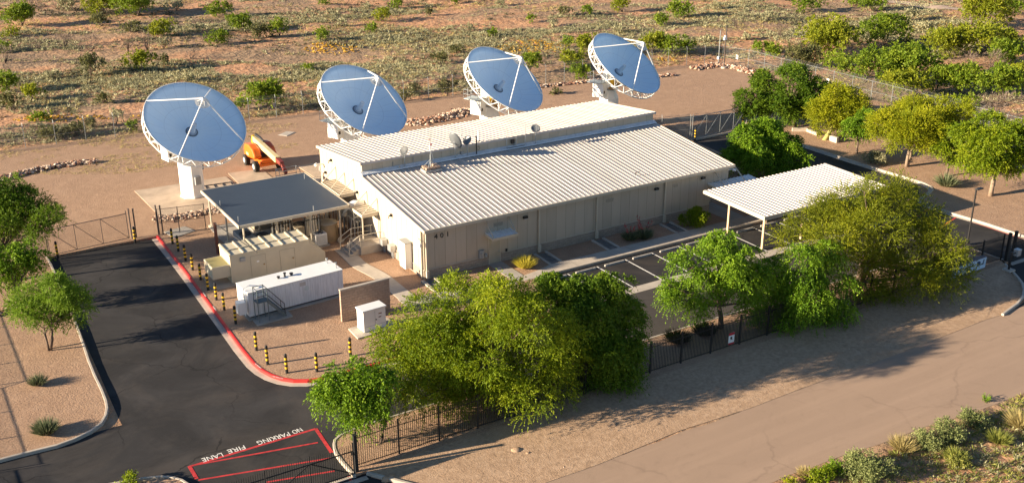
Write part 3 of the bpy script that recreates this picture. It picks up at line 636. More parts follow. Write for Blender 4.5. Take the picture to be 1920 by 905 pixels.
def antenna(label,rimc,azd,eld,first=None):
    az=R(azd); rx,ry,rz_=rimc
    px,py=rx-2.05*math.cos(az),ry-2.05*math.sin(az)
    t=thing('dish_antenna',label,'dish antenna',(px,py,.05),az,group='large tracking dish antennas in a row behind the building')
    el=R(eld); n=Vector((math.cos(el),0,math.sin(el))); u=Vector((0,1,0)); v=n.cross(u)   # local: +x = pointing
    C=Vector((2.05,0,rz_-.05))
    dep=RD_**2/(4*3.25); V=C-n*dep
    def P(r,a,off=0): 
        d=r*r/(4*3.25); return V+u*(r*math.cos(a))+v*(r*math.sin(a))+n*(d-off)
    # pedestal
    def octo(mb,z0,r0,z1,r1):
        a0=[(r0*math.cos(R(22.5+45*k)),r0*math.sin(R(22.5+45*k)),z0) for k in range(8)]; a1=[(r1*math.cos(R(22.5+45*k)),r1*math.sin(R(22.5+45*k)),z1) for k in range(8)]
        mb.add(a0+a1,[tuple(range(7,-1,-1)),tuple(range(8,16))]+[(k,(k+1)%8,(k+1)%8+8,k+8) for k in range(8)])
    mb=MB(); octo(mb,0,1.06,3.35,1.06); octo(mb,3.35,1.06,4.25,.72); octo(mb,0.001,1.16,.12,1.16); mb.build('pedestal',M_WHITE,t)
    mb=MB(); mb.tube([(0,0,4.25),(0,0,4.75)],.68,20); mb.tube([(0,0,4.75),(0,0,4.9)],.85,20); mb.build('azimuth_bearing',M_GREYM,t)
    mb=MB()
    for s in (-1,1):
        mb.add([(-.5,s*1.0-.12,4.9),(.5,s*1.0-.12,4.9),(.5,s*1.0+.12,4.9),(-.5,s*1.0+.12,4.9),(-.2,s*1.0-.12,6.5),(.35,s*1.0-.12,6.5),(.35,s*1.0+.12,6.5),(-.2,s*1.0+.12,6.5)],[(3,2,1,0),(4,5,6,7),(0,1,5,4),(1,2,6,5),(2,3,7,6),(3,0,4,7)])
    mb.box(-.6,.6,-1.3,1.3,4.75,4.93); mb.tube([(.1,-1.2,6.2),(.1,1.2,6.2)],.2,12)
    mb.build('yoke',M_WHITE,t)
    # hub and back structure
    mb=MB(); B=V-n*1.35; mb.tube([V-n*.15,B],.95,20); mb.tube([B,Vector((.05,0,6.2))],.35,10); mb.build('hub',M_WHITE,t)
    mb=MB(); rings=[(.30,RD_*.31),(1,RD_)]
    N=24; K=10; vs=[V]; fs=[]
    for j in range(1,K+1):
        for k in range(48): vs.append(P(RD_*j/K,2*math.pi*k/48))
    for k in range(48): fs.append((0,1+k,1+(k+1)%48))
    for j in range(K-1):
        for k in range(48): k2=(k+1)%48; fs.append((1+j*48+k,1+(j+1)*48+k,1+(j+1)*48+k2,1+j*48+k2))
    # reflector in its own frame for the seam pattern
    Mx=Matrix(((u.x,v.x,n.x,V.x),(u.y,v.y,n.y,V.y),(u.z,v.z,n.z,V.z),(0,0,0,1))); Mi=Mx.inverted()
    mb.add([Mi@Vector(q) for q in vs],fs); rf=mb.build('reflector',[M_REFL,M_WHITE],t,smooth=True); rf.matrix_local=Mx
    s=rf.modifiers.new('s','SOLIDIFY'); s.thickness=.04; s.offset=-1; s.material_offset=1; s.material_offset_rim=1
    mb=MB(); mb.tube([P(RD_,2*math.pi*k/48) for k in range(49)],.035,6,cap=False); mb.build('rim',M_WHITE,rf); bpy.data.objects[rf.name].children[-1] if False else None
    for ch in rf.children: ch.matrix_local=Mi
    mb=MB(); Q=lambda a: V+u*(RD_*.985*math.cos(a))+v*(RD_*.985*math.sin(a))+n*(dep-.92)
    Q2=lambda a: V+u*(RD_*.5*math.cos(a))+v*(RD_*.5*math.sin(a))-n*(.75)
    for k in range(N):
        a=2*math.pi*k/N; a2=2*math.pi*(k+1)/N; am=(a+a2)/2
        mb.tube([P(RD_*.985,a,.04),Q(am)],.045,4,cap=False); mb.tube([P(RD_*.985,a2,.04),Q(am)],.045,4,cap=False)
        mb.tube([Q(am),Q(am+2*math.pi/N)],.06,5,cap=False); mb.tube([Q(am),P(RD_*.74,am,.04)],.03,4,cap=False)
        mb.tube([P(RD_*.97,a,.06),P(RD_*.97,a2,.06)],.035,4,cap=False)
        if k%2==0:
            mb.tube([Q(am),Q2(a)],.035,4,cap=False); mb.tube([Q(am+2*math.pi/N),Q2(a2)],.035,4,cap=False); mb.tube([Q2(a),Q2(a+4*math.pi/N)],.035,4,cap=False)
            mb.tube([Q2(a),P(RD_*.62,am,.04)],.028,4,cap=False); mb.tube([Q2(a),B+n*.3+u*.9*math.cos(a)+v*.9*math.sin(a)],.04,4,cap=False)
    mb.build('back_truss',M_WHITE,t)
    S=C+n*LF
    for k in range(4):
        a=R(45+90*k); mb=MB(); mb.tube([P(RD_,a,.05)+n*0.0,S+(P(RD_,a)-S).normalized()*.1],.062,6); e=P(RD_,a); mb.tube([e-n*.75+(V-e).normalized()*.2,e],.05,5); mb.build('leg',M_WHITE,t)
    mb=MB(); o=S-n*.25; vs=[o-n*.55]; fs=[]
    for j in range(1,4):
        for k in range(20): a=2*math.pi*k/20; vs.append(o-n*(.55-.25*(j/3)**2)+u*(.66*j/3*math.cos(a))+v*(.66*j/3*math.sin(a)))
    for k in range(20): fs.append((0,1+(k+1)%20,1+k))
    for j in range(2):
        for k in range(20): k2=(k+1)%20; fs.append((1+j*20+k,1+j*20+k2,1+(j+1)*20+k2,1+(j+1)*20+k))
    mb.add(vs,fs); mb.tube([o-n*.5,S+n*.02],.13,8)
    for k in range(3):
        a=R(30+120*k); mb.tube([S,o-n*.32+u*.45*math.cos(a)+v*.45*math.sin(a)],.025,4)
    mb.build('subreflector',M_WHITE,t)
    mb=MB(); mb.tube([V-n*.05,V+n*1.15],[.27,.2],16); mb.build('feed_horn',mat('feed_white',(.62,.68,.74),.4),t)
    mb=MB(); mb.tube([V+n*.015,V+n*.09],.55,20); mb.build('feed_ring',mat('feed_ring_dark',(.13,.17,.22),.3),t)
    mb=MB(); mb.tube([V+n*.08,V+n*.13],.42,20); mb.build('feed_plate',mat('feed_plate_grey',(.38,.45,.52),.35),t)
    # equipment: on the -y side of the pointing frame seen from behind = the west side in the yard
    mb=MB(); mb.box(-.9,.45,-2.2,-1.35,3.75,5.35); c=mb.build('equipment_cabinet',M_WHITE,t,bevel=.02)
    mb=MB(); mb.box(.452,.47,-2.1,-1.85,4.2,4.5); mb.build('cabinet_sticker',M_DARK,c)
    mb=MB(); mb.box(-1.3,.5,-2.75,-1.3,5.4,5.48); pf=mb.build('platform',mat('grating_grey',(.42,.46,.46),.6,.3),t)
    mb=MB(); cs=[(-1.3,-1.3),(-1.3,-2.75),(.5,-2.75),(.5,-1.3)]
    for a,b in zip(cs,cs[1:]):
        for zz2 in (5.95,6.4): mb.tube([(a[0],a[1],zz2),(b[0],b[1],zz2)],.022,5)
        m_=((a[0]+b[0])/2,(a[1]+b[1])/2)
        for q in (a,b,m_): mb.tube([(q[0],q[1],5.48),(q[0],q[1],6.4)],.022,5)
    mb.build('railing',M_GREYM,pf)
    for s,ph in ((.2,0),(.55,1)):
        mb=MB(); mb.tube([(.5+s,-.75+.2*ph,5.9),(.95+s,-.7,5.2),(.75+s,-.6,4.6),(.4,-.6,4.55),(.2,-.7,4.85)],.17,10); mb.build('duct_hose',M_HOSE,t,smooth=True)
    mb=MB(); mb.box(-.35,.1,1.05,1.3,2.2,3.0); mb.build('control_box',M_GREYM,t,bevel=.01); mb=MB(); mb.box(1.0,1.25,-.25,.3,1.3,2.05); mb.build('control_box',M_GREYM,t,bevel=.01)
    mb=MB(); mb.box(.6,1.0,-1.0,-.65,4.95,5.6); mb.build('drive_motor',M_YEL,t)
    mb=MB(); 
    for k in range(11): mb.beam((-1.25,.75,.3+.34*k),(-1.25,1.15,.3+.34*k),.03)
    mb.beam((-1.25,.75,0),(-1.25,.75,4.6),.04); mb.beam((-1.25,1.15,0),(-1.25,1.15,4.6),.04); mb.build('ladder',M_GALV,t)
    return t
sc_=1.025
for lab,c,az,el in (('leftmost of the four big white dish antennas, its whole pedestal in view',(-9.50,23.99,8.076),-77.4,51.2),
                    ('second big dish antenna from the left, rising behind the near roof corner',(5.96,23.19,8.076),-66.6,51.3),
                    ('third big dish antenna from the left, rising behind the middle of the roof',(21.44,23.53,8.076),-64.9,51.5),
                    ('rightmost big dish antenna, farthest from the camera at the end of the roof',(36.07,22.93,8.076),-64.4,51.4)):
    p=CAM+sc_*(np.array(c)-CAM); antenna(lab,tuple(map(float,p)),az,el)
# ---------------------------------------------------------------- boom lift
M_OR=mat('lift_orange',(.80,.16,.015),.35,0,.1,2); M_CREAM=mat('boom_cream',(.66,.54,.28),.45); M_TYRE=mat('tyre_rubber',(.018,.017,.016),.85); M_MAROON=mat('boom_maroon',(.22,.04,.03),.5)
bx,by=G(478,317); bx2,by2=G(524,326)
T=thing('boom_lift','orange boom lift with a cream boom parked beside the leftmost antenna','boom lift',(-.9,33.4,0),R(-89)); T.scale=(1.12,1.12,1.15)
mb=MB(); mb.box(-1.3,1.3,-.55,.55,.45,.95); mb.box(-1.5,-1.1,-.9,.9,.42,.62); mb.box(1.1,1.5,-.9,.9,.42,.62); mb.build('chassis',M_OR,T,bevel=.06)
for sx in (-1,1):
    for sy in (-1,1):
        mb=MB(); mb.tube([(sx*1.2,sy*.85,.48),(sx*1.2,sy*1.25,.48)],.48,18); w=mb.build('wheel',M_TYRE,T,bevel=.05)
        mb=MB(); mb.tube([(sx*1.2,sy*1.255,.48),(sx*1.2,sy*1.28,.48)],.24,14); mb.build('rim',mat('rim_white',(.6,.58,.55),.5),w)
mb=MB(); mb.tube([(0,0,.95),(0,0,1.1)],.5,16); mb.build('turntable',M_DARK,T)
for s in (-1,1):
    mb=MB(); v=[(-1.55,.42),(-1.75,.6),(-1.75,1.15),(-1.45,1.62),(-.4,1.72),(.5,1.5),(.95,1.0),(.9,.72)]
    # curved hood swept across width
    pts=[(x,z+.28) for x,z in v]; ya,yb=sorted((s*.34,s*1.05)); nn=len(pts)
    inner=[(x,ya,z) for x,z in pts]; outer=[(x,yb,z) for x,z in pts]
    mb.add(inner+outer,[tuple(range(nn)),tuple(range(2*nn-1,nn-1,-1))]+[(i+nn,(i+1)%nn+nn,(i+1)%nn,i) for i in range(nn)]); mb.build('engine_hood' if s<0 else 'tank_hood',M_OR if s<0 else mat('hood_red_orange',(.5,.10,.03),.45),T,bevel=.12,smooth=False)
mb=MB(); mb.box(-1.1,-.5,-1.057,-1.051,1.0,1.25); mb.build('hood_label',M_CREAM,T)
mb=MB(); mb.beam((-1.6,0,2.1),(3.9,0,1.6),.42,.5); mb.build('boom',M_CREAM,T,bevel=.03)
mb=MB(); mb.beam((-1.9,0,1.6),(-1.55,0,2.35),.4,.45); mb.build('boom_pivot',M_YEL,T,bevel=.05)
mb=MB(); mb.tube([(-1.5,.1,2.45),(-.6,.15,2.42),(.2,.2,2.25)],[.14,.12,.08],8); mb.build('hose_carrier',M_DARK,T)
mb=MB(); mb.beam((3.85,0,1.6),(4.9,0,1.5),.34,.36); mb.beam((4.8,0,1.5),(5.7,0,.9),.26,.26); mb.beam((4.6,.16,1.4),(5.5,.16,1.0),.1,.1); mb.build('boom_nose',M_MAROON,T,bevel=.02)
mb=MB(); z0=.35
mb.box(5.7,6.6,-.9,.9,z0,z0+.08)
for zz2 in (.8,1.4):
    mb.tube([(5.7,-.9,zz2),(6.6,-.9,zz2),(6.6,.9,zz2),(5.7,.9,zz2),(5.7,-.9,zz2)],.03,5)
for q in ((5.7,-.9),(6.6,-.9),(6.6,.9),(5.7,.9)): mb.tube([(q[0],q[1],z0),(q[0],q[1],1.4)],.03,5)
mb.build('basket',M_GREYM,T)
# pipe stack and hatch in the yard
x,y=G(538,251); T=thing('ground_hatch','pale diamond-shaped hatch cover lying alone on the yard','hatch cover',(x,y,0),R(35)); mb=MB(); mb.box(-.75,.75,-.5,.5,.0,.06); mb.build('cover',M_CONC,T); mb=MB(); mb.box(-.85,.85,-.6,.6,-.05,.03); mb.build('frame',M_CONC2,T)
x,y=G(458,338); T=thing('floor_grate','black rectangular grate lying at the edge of the antenna pad','grate',(-6.5,29.6,.05),R(-5))
mb=MB()
for a in (-1.2,-.4,.4,1.2): mb.box(a-.05,a+.05,-.5,.5,0,.06)
mb.box(-1.3,1.3,-.6,-.5,0,.06); mb.box(-1.3,1.3,.5,.6,0,.06); mb.build('bar',M_DARK,T)
# ---------------------------------------------------------------- blue-roofed equipment canopy
def canopy_mat():
    t=NT('slate_corrugated'); t.b.inputs['Roughness'].default_value=.6; t.b.inputs['Metallic'].default_value=0
    sp=t.n('ShaderNodeSeparateXYZ'); t.l(t.pos(),sp.inputs[0])
    w=t.math('SINE',t.math('MULTIPLY',sp.outputs[1],2*math.pi/.16))
    t.col(t.mix(t.ramp(t.noise(.5,4),[(.4,0.0),(.7,.4)]),(.038,.056,.085),(.052,.073,.103))); t.bump(w,.5,.03); return t.m
CPY=thing('equipment_canopy','open canopy with dark blue-grey corrugated roof left of the building','canopy',(-10.7,10.1,0))
mb=MB(); mb.box(0,9.1,0,9.8,3.08,3.2); mb.build('canopy_roof',canopy_mat(),CPY)
mb=MB(); mb.box(-.05,9.15,-.1,-.002,2.98,3.22); mb.box(-.1,-.002,-.1,9.9,2.98,3.22); mb.box(9.102,9.2,-.1,9.9,2.98,3.22); mb.box(-.05,9.15,9.802,9.9,2.98,3.22); mb.build('fascia',M_TRIM,CPY)
mb=MB()
for x in (.4,3.1,5.9,8.7): mb.box(x-.06,x+.06,.1,9.7,2.9,3.078)
mb.build('beam',M_TRIM,CPY)
for x in (.4,3.1,5.9,8.4):
    for y in (.4,4.9,9.4):
        mb=MB(); mb.tube([(x,y,-.1),(x,y,2.9)],.075,8); mb.tube([(x,y,0),(x,y,.15)],.28,10); mb.build('post',M_TRIM,CPY)
for px,py in ((571,335),(413,385),(588,395),(447,415)):
    x,y=G(px,py,3.2); mb=MB(); mb.tube([(x+10.7,y-10.1,3.2),(x+10.7,y-10.1,3.62)],.03,6); mb.build('lightning_rod',M_GALV,CPY)
# slab under the canopy
mb=MB(); mb.prism([(-10.6,10.6),(-10.6,19.4),(-5.2,19.4),(-5.2,10.6)],-.2,.05); mb.build('equipment_slab',M_CONC2,kind='structure')
def hvac(name,label,x,y,w,l,h,mt,fans=1,group=None,rz=0,z=.0):
    T=thing(name,label,'air conditioner',(x,y,z),rz,group)
    mb=MB(); mb.box(-w/2-.15,w/2+.15,-l/2-.15,l/2+.15,0,.15); mb.build('plinth',M_CONC2,T)
    mb=MB(); mb.box(-w/2,w/2,-l/2,l/2,.15,.15+h); mb.build('casing',mt,T,bevel=.02)
    for i in range(fans):
        fx=(i-(fans-1)/2)*w/fans
        mb=MB(); r=min(w/fans,l)*.38; mb.tube([(fx,0,.15+h),(fx,0,.15+h+.05)],r,16,cap=False)
        for k in range(6): a=k*math.pi/3; mb.beam((fx,0,.15+h+.03),(fx+r*math.cos(a),r*math.sin(a),.15+h+.03),.04,.02)
        mb.build('fan_guard',M_DARK,T)
    mb=MB()
    for k in range(8): zc=.25+k*(h-.2)/8; mb.box(-w/2+.06,w/2-.06,-l/2-.012,-l/2-.002,zc,zc+.03)
    mb.build('grille',M_GREYM,T); return T
x,y=G(600,459); hvac('air_conditioner','small white air conditioner in the sun at the front of the canopy',x,y,1.0,.9,.95,M_WHITE)
hvac('air_conditioner','long tan cooling unit under the front middle of the canopy',-4.3,13.0,2.4,1.5,1.1,mat('unit_tan',(.33,.27,.19),.6),2)
hvac('air_conditioner','grey cooling unit with dark fans under the left half of the canopy',-7.6,12.6,2.2,1.5,1.0,M_GREYM,2)
hvac('air_conditioner','wide tan unit at the dark back of the canopy',-6.0,17.2,3.2,1.6,1.5,mat('unit_tan',(.33,.27,.19),.6),2)
hvac('air_conditioner','low grey cooling unit nearest the left edge of the canopy',-9.4,13.2,1.2,2.6,1.1,M_GREYM,1)
T=thing('storage_tank','tan water tank in the striped shade by the gable awnings','tank',(-3.0,11.6,0)); mb=MB(); mb.tube([(0,0,0),(0,0,1.5)],.85,24); mb.build('tank_body',mat('tank_tan',(.36,.26,.15),.7),T); mb=MB(); mb.tube([(0,0,1.5),(0,0,1.6)],[.86,.5],24); mb.build('lid',M_TRIM,T)
M_PIPE=mat('pipe_cream',(.68,.62,.50),.45)
random.seed(5)
def piperack(label,x0,x1,y,n):
    T=thing('pipe_rack',label,'pipe rack',(x0,y,0)); L=x1-x0
    mb=MB(); mb.beam((0,-.12,.9),(L,-.12,.9),.06); mb.beam((0,-.12,2.3),(L,-.12,2.3),.06); mb.box(-.03,.03,-.15,-.09,0,2.5); mb.box(L-.03,L+.03,-.15,-.09,0,2.5); mb.build('rack',M_DARK,T)
    for i in range(n):
        x=L*(i+.5)/n+random.uniform(-.05,.05); h=random.uniform(2.3,2.9); d=random.uniform(.5,1.2); mb=MB()
        mb.tube([(x,0,.25),(x,0,h),(x,d,h)],random.choice((.045,.06,.08)),7); mb.tube([(x,0,.3),(x+random.choice((-.3,.35)),-.0,.25)],.05,6); mb.build('pipe',M_PIPE if i%3 else M_GALV,T)
    return T
piperack('row of cream upright pipes under the front edge of the canopy near its middle',-7.9,-6.2,11.2,7)
piperack('cluster of white upright pipes left of the small white air conditioner',-5.2,-3.9,10.9,7)
piperack('group of grey and cream pipes under the canopy right of its third post',-3.0,-2.1,13.4,5)
T=thing('pipe_bridge','bundle of cream pipes running low along the gable wall','pipe bundle',(0,0,0))
for i,(xx,zz2) in enumerate(((-.55,2.1),(-.75,2.1),(-.95,2.15),(-.6,1.7),(-.8,1.7),(-1.05,1.65))):
    mb=MB(); mb.tube([(xx,9.9,zz2),(xx,18.2,zz2),(xx-.8,18.6,zz2)],.065,7)
    for yy2 in (10.3,12.5,14.6,16.8): mb.tube([(xx,yy2+.15*i,zz2),(xx-.05,yy2+.15*i,.1)],.045,6)
    mb.build('pipe',M_PIPE if i%2 else M_GALV,T)
for yy2 in (10.2,12.4,14.8,17.0):
    mb=MB(); mb.beam((-1.2,yy2,0),(-1.2,yy2,2.4),.07); mb.beam((-1.25,yy2,2.0),(-.05,yy2,2.0),.07); mb.build('bracket',M_GALV,T)
mb=MB(); mb.tube([(-.1,10.6,2.9),(-.9,10.7,3.0),(-1.5,11.0,2.7),(-1.6,11.1,2.0)],.28,12); mb.build('duct',M_WHITE,T,smooth=True)
# rusty exhaust pole with long pipe to the generator
x,y=G(408.7,475.2); T=thing('rusty_pole','rusty brown steel pole beside the generator housing','pole',(x,y,0)); mb=MB(); mb.tube([(0,0,-.1),(0,0,2.62)],.13,12); mb.build('pole',mat('rust_brown',(.17,.065,.045),.7,0,.3,4),T)
e=G(482,472,2.3); mb=MB(); mb.tube([(0,0,2.6),(e[0]-x,e[1]-y,2.25)],.035,6); mb.build('pipe',M_DARK,T); mb=MB(); mb.tube([(0,0,.15),(.9,-.8,.12)],.1,8); mb.build('ground_pipe',M_BLACK,T)
# ---------------------------------------------------------------- generator housing
M_GEN=mat('generator_cream',(.56,.495,.36),.55,0,.07,1)
gx0,gy0=-12.6,6.9; gx1,gy1=-6.35,8.9
T=thing('generator_housing','cream generator housing with raised roof ribs and two doors','generator',(gx0,gy0,0)); gh=2.25; W_=gx1-gx0; D_=2.55
mb=MB(); mb.box(0,W_,0,D_,0,gh); B_=mb.build('housing',M_GEN,T)
mb=MB()
for i in range(7):
    x=.05+i*(W_-.1)/6; mb.box(x-.05,x+.05,-.02,D_+.02,gh,gh+.09)
mb.box(-.04,W_+.04,D_*.42-.04,D_*.42+.04,gh+.002,gh+.08); mb.build('roof_rib',M_GEN,T)
mb=MB(); mb.box(-.05,W_+.05,-.05,0.0-.002,gh-.06,gh+.04); mb.box(-.05,-.002,0,D_,gh-.06,gh+.04); mb.build('roof_edge',M_GEN,T)
for x0 in (1.55,3.85):
    mb=MB(); mb.box(x0,x0+1.15,-.018,-.001,.25,1.85); dd=mb.build('door',M_GEN,T)
    mb=MB()
    for a,b,c,d_ in ((x0-.02,x0,.25,1.87),(x0+1.15,x0+1.17,.25,1.87),(x0-.02,x0+1.17,1.85,1.87)): mb.box(a,b,-.022,-.0185,c,d_)
    mb.build('door_gap',M_JOINT,dd)
    mb=MB(); mb.tube([(x0+1.0,-.02,1.05),(x0+1.0,-.09,1.05)],.05,8); mb.build('door_handle',mat('brass',(.35,.22,.08),.4,.6),dd)
mb=MB(); mb.box(.75,1.15,-.12,-.001,1.62,1.92); mb.build('vent_hood',M_GREYM,T,bevel=.01)
mb=MB(); mb.box(2.0,2.2,-.024,-.019,1.3,1.42); mb.build('sticker',M_WHITE,T)
mb=MB(); mb.box(-1.35,-.002,.15,D_-.35,.55,1.5); sb=mb.build('side_box',M_GEN,T)
mb=MB(); mb.box(-1.28,-.08,.2,D_-.4,1.5,1.503); mb.build('mesh_top',mat('mesh_olive',(.26,.23,.1),.8),sb)
mb=MB(); mb.add([(W_+.002,.05,0),(W_+1.25,.05,0),(W_+1.25,D_-.1,0),(W_+.002,D_-.1,0),(W_+.002,.05,1.95),(W_+1.25,.05,.95),(W_+1.25,D_-.1,.95),(W_+.002,D_-.1,1.95)],[(3,2,1,0),(4,5,6,7),(0,1,5,4),(1,2,6,5),(2,3,7,6),(3,0,4,7)]); mb.build('sloping_hood',M_GEN,T)
mb=MB(); mb.prism([(-14.2,6.3),(-5.0,6.3),(-5.0,9.7),(-14.2,9.7)],-.2,.055); mb.build('generator_pad',M_PAD,kind='structure')
# ---------------------------------------------------------------- white fuel tank container
cx0,cy0=-13.5,.2; 
def cont_mat():
    t=NT('white_corrugated'); t.b.inputs['Roughness'].default_value=.5
    tc=t.n('ShaderNodeTexCoord'); sp=t.n('ShaderNodeSeparateXYZ'); t.l(tc.outputs['Object'],sp.inputs[0])
    streak=t.n('ShaderNodeMapping'); streak.inputs['Scale'].default_value=(5,5,.3); t.l(tc.outputs['Object'],streak.inputs[0])
    t.col(t.ramp(t.noise(2,5,.7,vec=streak.outputs[0]),[(.35,(.60,.60,.60)),(.55,(.80,.80,.80))]))
    w=t.math('SINE',t.math('MULTIPLY',sp.outputs[0],2*math.pi/.22)); t.bump(w,.25,.02); return t.m
T=thing('fuel_tank','long white corrugated tank container with metal steps at its left end','tank',(cx0,cy0,.1),R(3.2)); W_=7.2; D_=2.1; H_=1.9
mb=MB(); mb.box(.0,W_,0,D_,.12,H_); mb.build('tank_body',cont_mat(),T)
mb=MB(); mb.box(-.03,W_+.03,-.03,D_+.03,H_,H_+.05); mb.build('tank_top',M_WHITE,T)
mb=MB(); mb.box(.1,W_-.1,.1,D_-.1,0,.119); mb.build('skid',M_DARK,T)
mb=MB(); mb.box(-.75,-.2,-.1,.55,.45,1.35); mb.build('side_box',M_WHITE,T,bevel=.02)
mb=MB(); mb.tube([(-.15,.4,.1),(-.15,.4,2.15),(.35,.6,2.2),(1.0,.6,2.0)],.045,7); mb.tube([(-.3,.2,.3),(-.1,.3,.6),(-.1,.3,1.8)],.04,7); mb.build('fill_pipe',M_WHITE,T)
for x,y,r,h in ((2.75,1.1,.1,.16),(3.25,1.15,.09,.3),(3.75,1.15,.12,.16)):
    mb=MB(); mb.tube([(x,y,H_+.05),(x,y,H_+h)],r*.8,10); mb.tube([(x,y,H_+h),(x,y,H_+h+.06)],r*1.2,10); mb.build('vent_cap',M_DARK,T)
for x,y,h in ((W_-.4,1.7,.45),(W_-.25,.5,.5)):
    mb=MB(); mb.tube([(x,y,H_),(x,y,H_+h)],.04,8); mb.tube([(x,y,H_+h*.7),(x,y,H_+h)],.09,8); mb.build('valve',M_GREYM,T)
mb=MB(); mb.box(3.85,4.3,-.008,-.001,1.45,1.72); mb.build('warning_sign',mat('faded_sign',(.55,.50,.45),.7),T)
mb=MB(); mb.tube([(4.35,-.002,1.2),(4.35,-.009,1.2)],.19,20); mb.build('round_sign',mat('pale_sign',(.62,.66,.64),.6),T)
M_STEP=mat('stair_greygreen',(.13,.17,.18),.5,.2)
mb=MB(); ya,yb=-1.0,-.3
for y in (ya,yb): mb.beam((2.25,y,.0),(1.0,y,1.45),.05,.18)
for k in range(6): mb.box(1.05+.2*k,1.27+.2*k,ya,yb,1.35-.235*k,1.38-.235*k)
mb.box(.25,1.05,ya,yb,1.42,1.47)
for x,y in ((.28,ya),(.28,yb),(1.0,ya),(1.0,yb)): mb.beam((x,y,0),(x,y,2.45),.05)
st=mb.build('stairs',M_STEP,T)
mb=MB()
for y in (ya,yb):
    for dz in (.45,.95): mb.tube([(.28,y,1.47+dz),(1.0,y,1.47+dz),(2.2,y,dz)],.025,5)
    mb.tube([(2.2,y,0),(2.2,y,.95)],.025,5)
mb.tube([(.28,ya,2.42),(.28,yb,2.42)],.025,5); mb.build('railing',M_DARK,st)
mb=MB(); mb.prism([(cx0-.15,cy0-.2),(cx0+W_+.2,cy0+.2),(cx0+W_+.1,cy0+2.9),(cx0-.2,cy0+2.4)],-.2,.1); mb.prism([(cx0+.1,cy0-1.25),(cx0+2.7,cy0-1.1),(cx0+2.7,cy0-.15),(cx0+.1,cy0-.25)],-.2,.09); mb.build('tank_pad',M_CONC2,kind='structure')
# block wall and telecom cabinet
T=thing('block_wall','free-standing brown masonry screen wall between white tank and cabinet','wall',(-8.2,-3.5,0),R(2)); L=3.75
mb=MB(); mb.box(0,L,0,.2,-.2,2.35); mb.build('masonry',M_CMU2,T); mb=MB(); mb.box(-.02,L+.02,-.02,.22,2.35,2.43); mb.build('wall_cap',M_CONC,T)
T=thing('telecom_cabinet','white two-door cabinet on a concrete pad in front of the block wall','cabinet',(-6.85,-5.5,0),R(4))
mb=MB(); mb.box(-.85,.85,-.45,.5,.12,1.6); mb.build('cabinet_body',M_WHITE,T,bevel=.02); mb=MB(); mb.box(-.92,.92,-.5,.55,1.6,1.7); mb.build('lid',M_WHITE,T,bevel=.02)
mb=MB(); mb.box(.02,.04,-.456,-.451,.5,1.5); mb.box(-.8,.8,-.456,-.451,.46,.48); mb.build('door_gap',M_GREYM,T)
mb=MB(); mb.box(.3,.55,-.458,-.451,1.2,1.27); mb.box(.3,.5,-.458,-.451,.95,1.02); mb.build('label_plate',mat('label_brown',(.2,.1,.07),.6),T)
mb=MB(); mb.tube([(.1,-.45,.85),(.1,-.5,.85)],.04,8); mb.build('door_handle',M_DARK,T)
mb=MB(); mb.prism([(-8.35,-6.5),(-5.2,-6.3),(-5.3,-4.6),(-8.3,-4.8)],-.2,.1); mb.build('cabinet_pad',M_CONC,kind='structure')
# ---------------------------------------------------------------- bollards
M_BYEL=mat('bollard_yellow',(.80,.48,.02),.5)
BP=[(108.4,481.9),(253.6,453.5),(323.7,456.8),(334.7,470.9),(348,488.5),(361.4,505.9),(376.4,524.2),(390.4,543.6),(406,562),(420.7,580.8),(442.2,606.3),(481,656),(501.9,682.6),(538,698.5),(594.4,696.2),(657.3,667),(720,668),(772,648),(1303,262),(1392,238)]
BL=['bollard at the left post of the chain-link gate']+['bollard at the right post of the chain-link gate']+['bollard nearest the gate on the gravel side of the red kerb']+['%s bollard from the gate along the red kerb'%o for o in ('second','third','fourth','fifth','sixth','seventh')]+['bollard half hidden behind the box of the white tank','bollard directly in front of the white tank','first bollard of the curve, just past the white tank steps','bollard at the upper bend of the red kerb curve','bollard at the bottom of the red kerb curve','bollard standing just left of the bright green leaning tree','bollard between the bright green tree and the white cabinet','bollard seen through leaves right of the leaning tree','bollard farthest right, hidden among the leaves of the big tree','bollard by the gate behind the right end of the building','bollard by the right post of the rear gate, beside rocks']
src=None
for (px,py),lab in zip(BP,BL):
    x,y=G(px,py); lab='black and yellow striped '+lab
    if src is None:
        src=thing('bollard',lab,'bollard',(x,y,0),group='striped bollards round the yard')
        mb=MB(); mb.tube([(0,0,-.1),(0,0,1.3),(0,0,1.36)],[.095,.095,.05],12); mb.build('post',M_BLACK,src)
        for z in (.3,.62,.94):
            mb=MB(); mb.tube([(0,0,z),(0,0,z+.15)],.099,12); mb.build('yellow_band',M_BYEL,src)
    else: copy_thing(src,(x,y,0 if y>-20 else 0),0,lab)
# ---------------------------------------------------------------- fences
def mesh_mat():
    t=NT('chain_link'); tr=t.n('ShaderNodeBsdfTransparent'); mx=t.n('ShaderNodeMixShader')
    t.b.inputs['Base Color'].default_value=(.13,.135,.13,1); t.b.inputs['Metallic'].default_value=.3; t.b.inputs['Roughness'].default_value=.6
    tc=t.n('ShaderNodeTexCoord'); sp=t.n('ShaderNodeSeparateXYZ'); t.l(tc.outputs['Object'],sp.inputs[0])
    def wires(op):
        s=t.math(op,t.math('ADD',sp.outputs[0],sp.outputs[1]),sp.outputs[2]); fr=t.math('FRACT',t.math('ADD',t.math('MULTIPLY',s,14),500)); return t.math('LESS_THAN',fr,.085)
    m=t.math('MAXIMUM',wires('ADD'),wires('SUBTRACT'))
    t.l(m,mx.inputs[0]); t.l(tr.outputs[0],mx.inputs[1]); t.l(t.b.outputs[0],mx.inputs[2]); t.l(mx.outputs[0],t.out.inputs[0]); return t.m
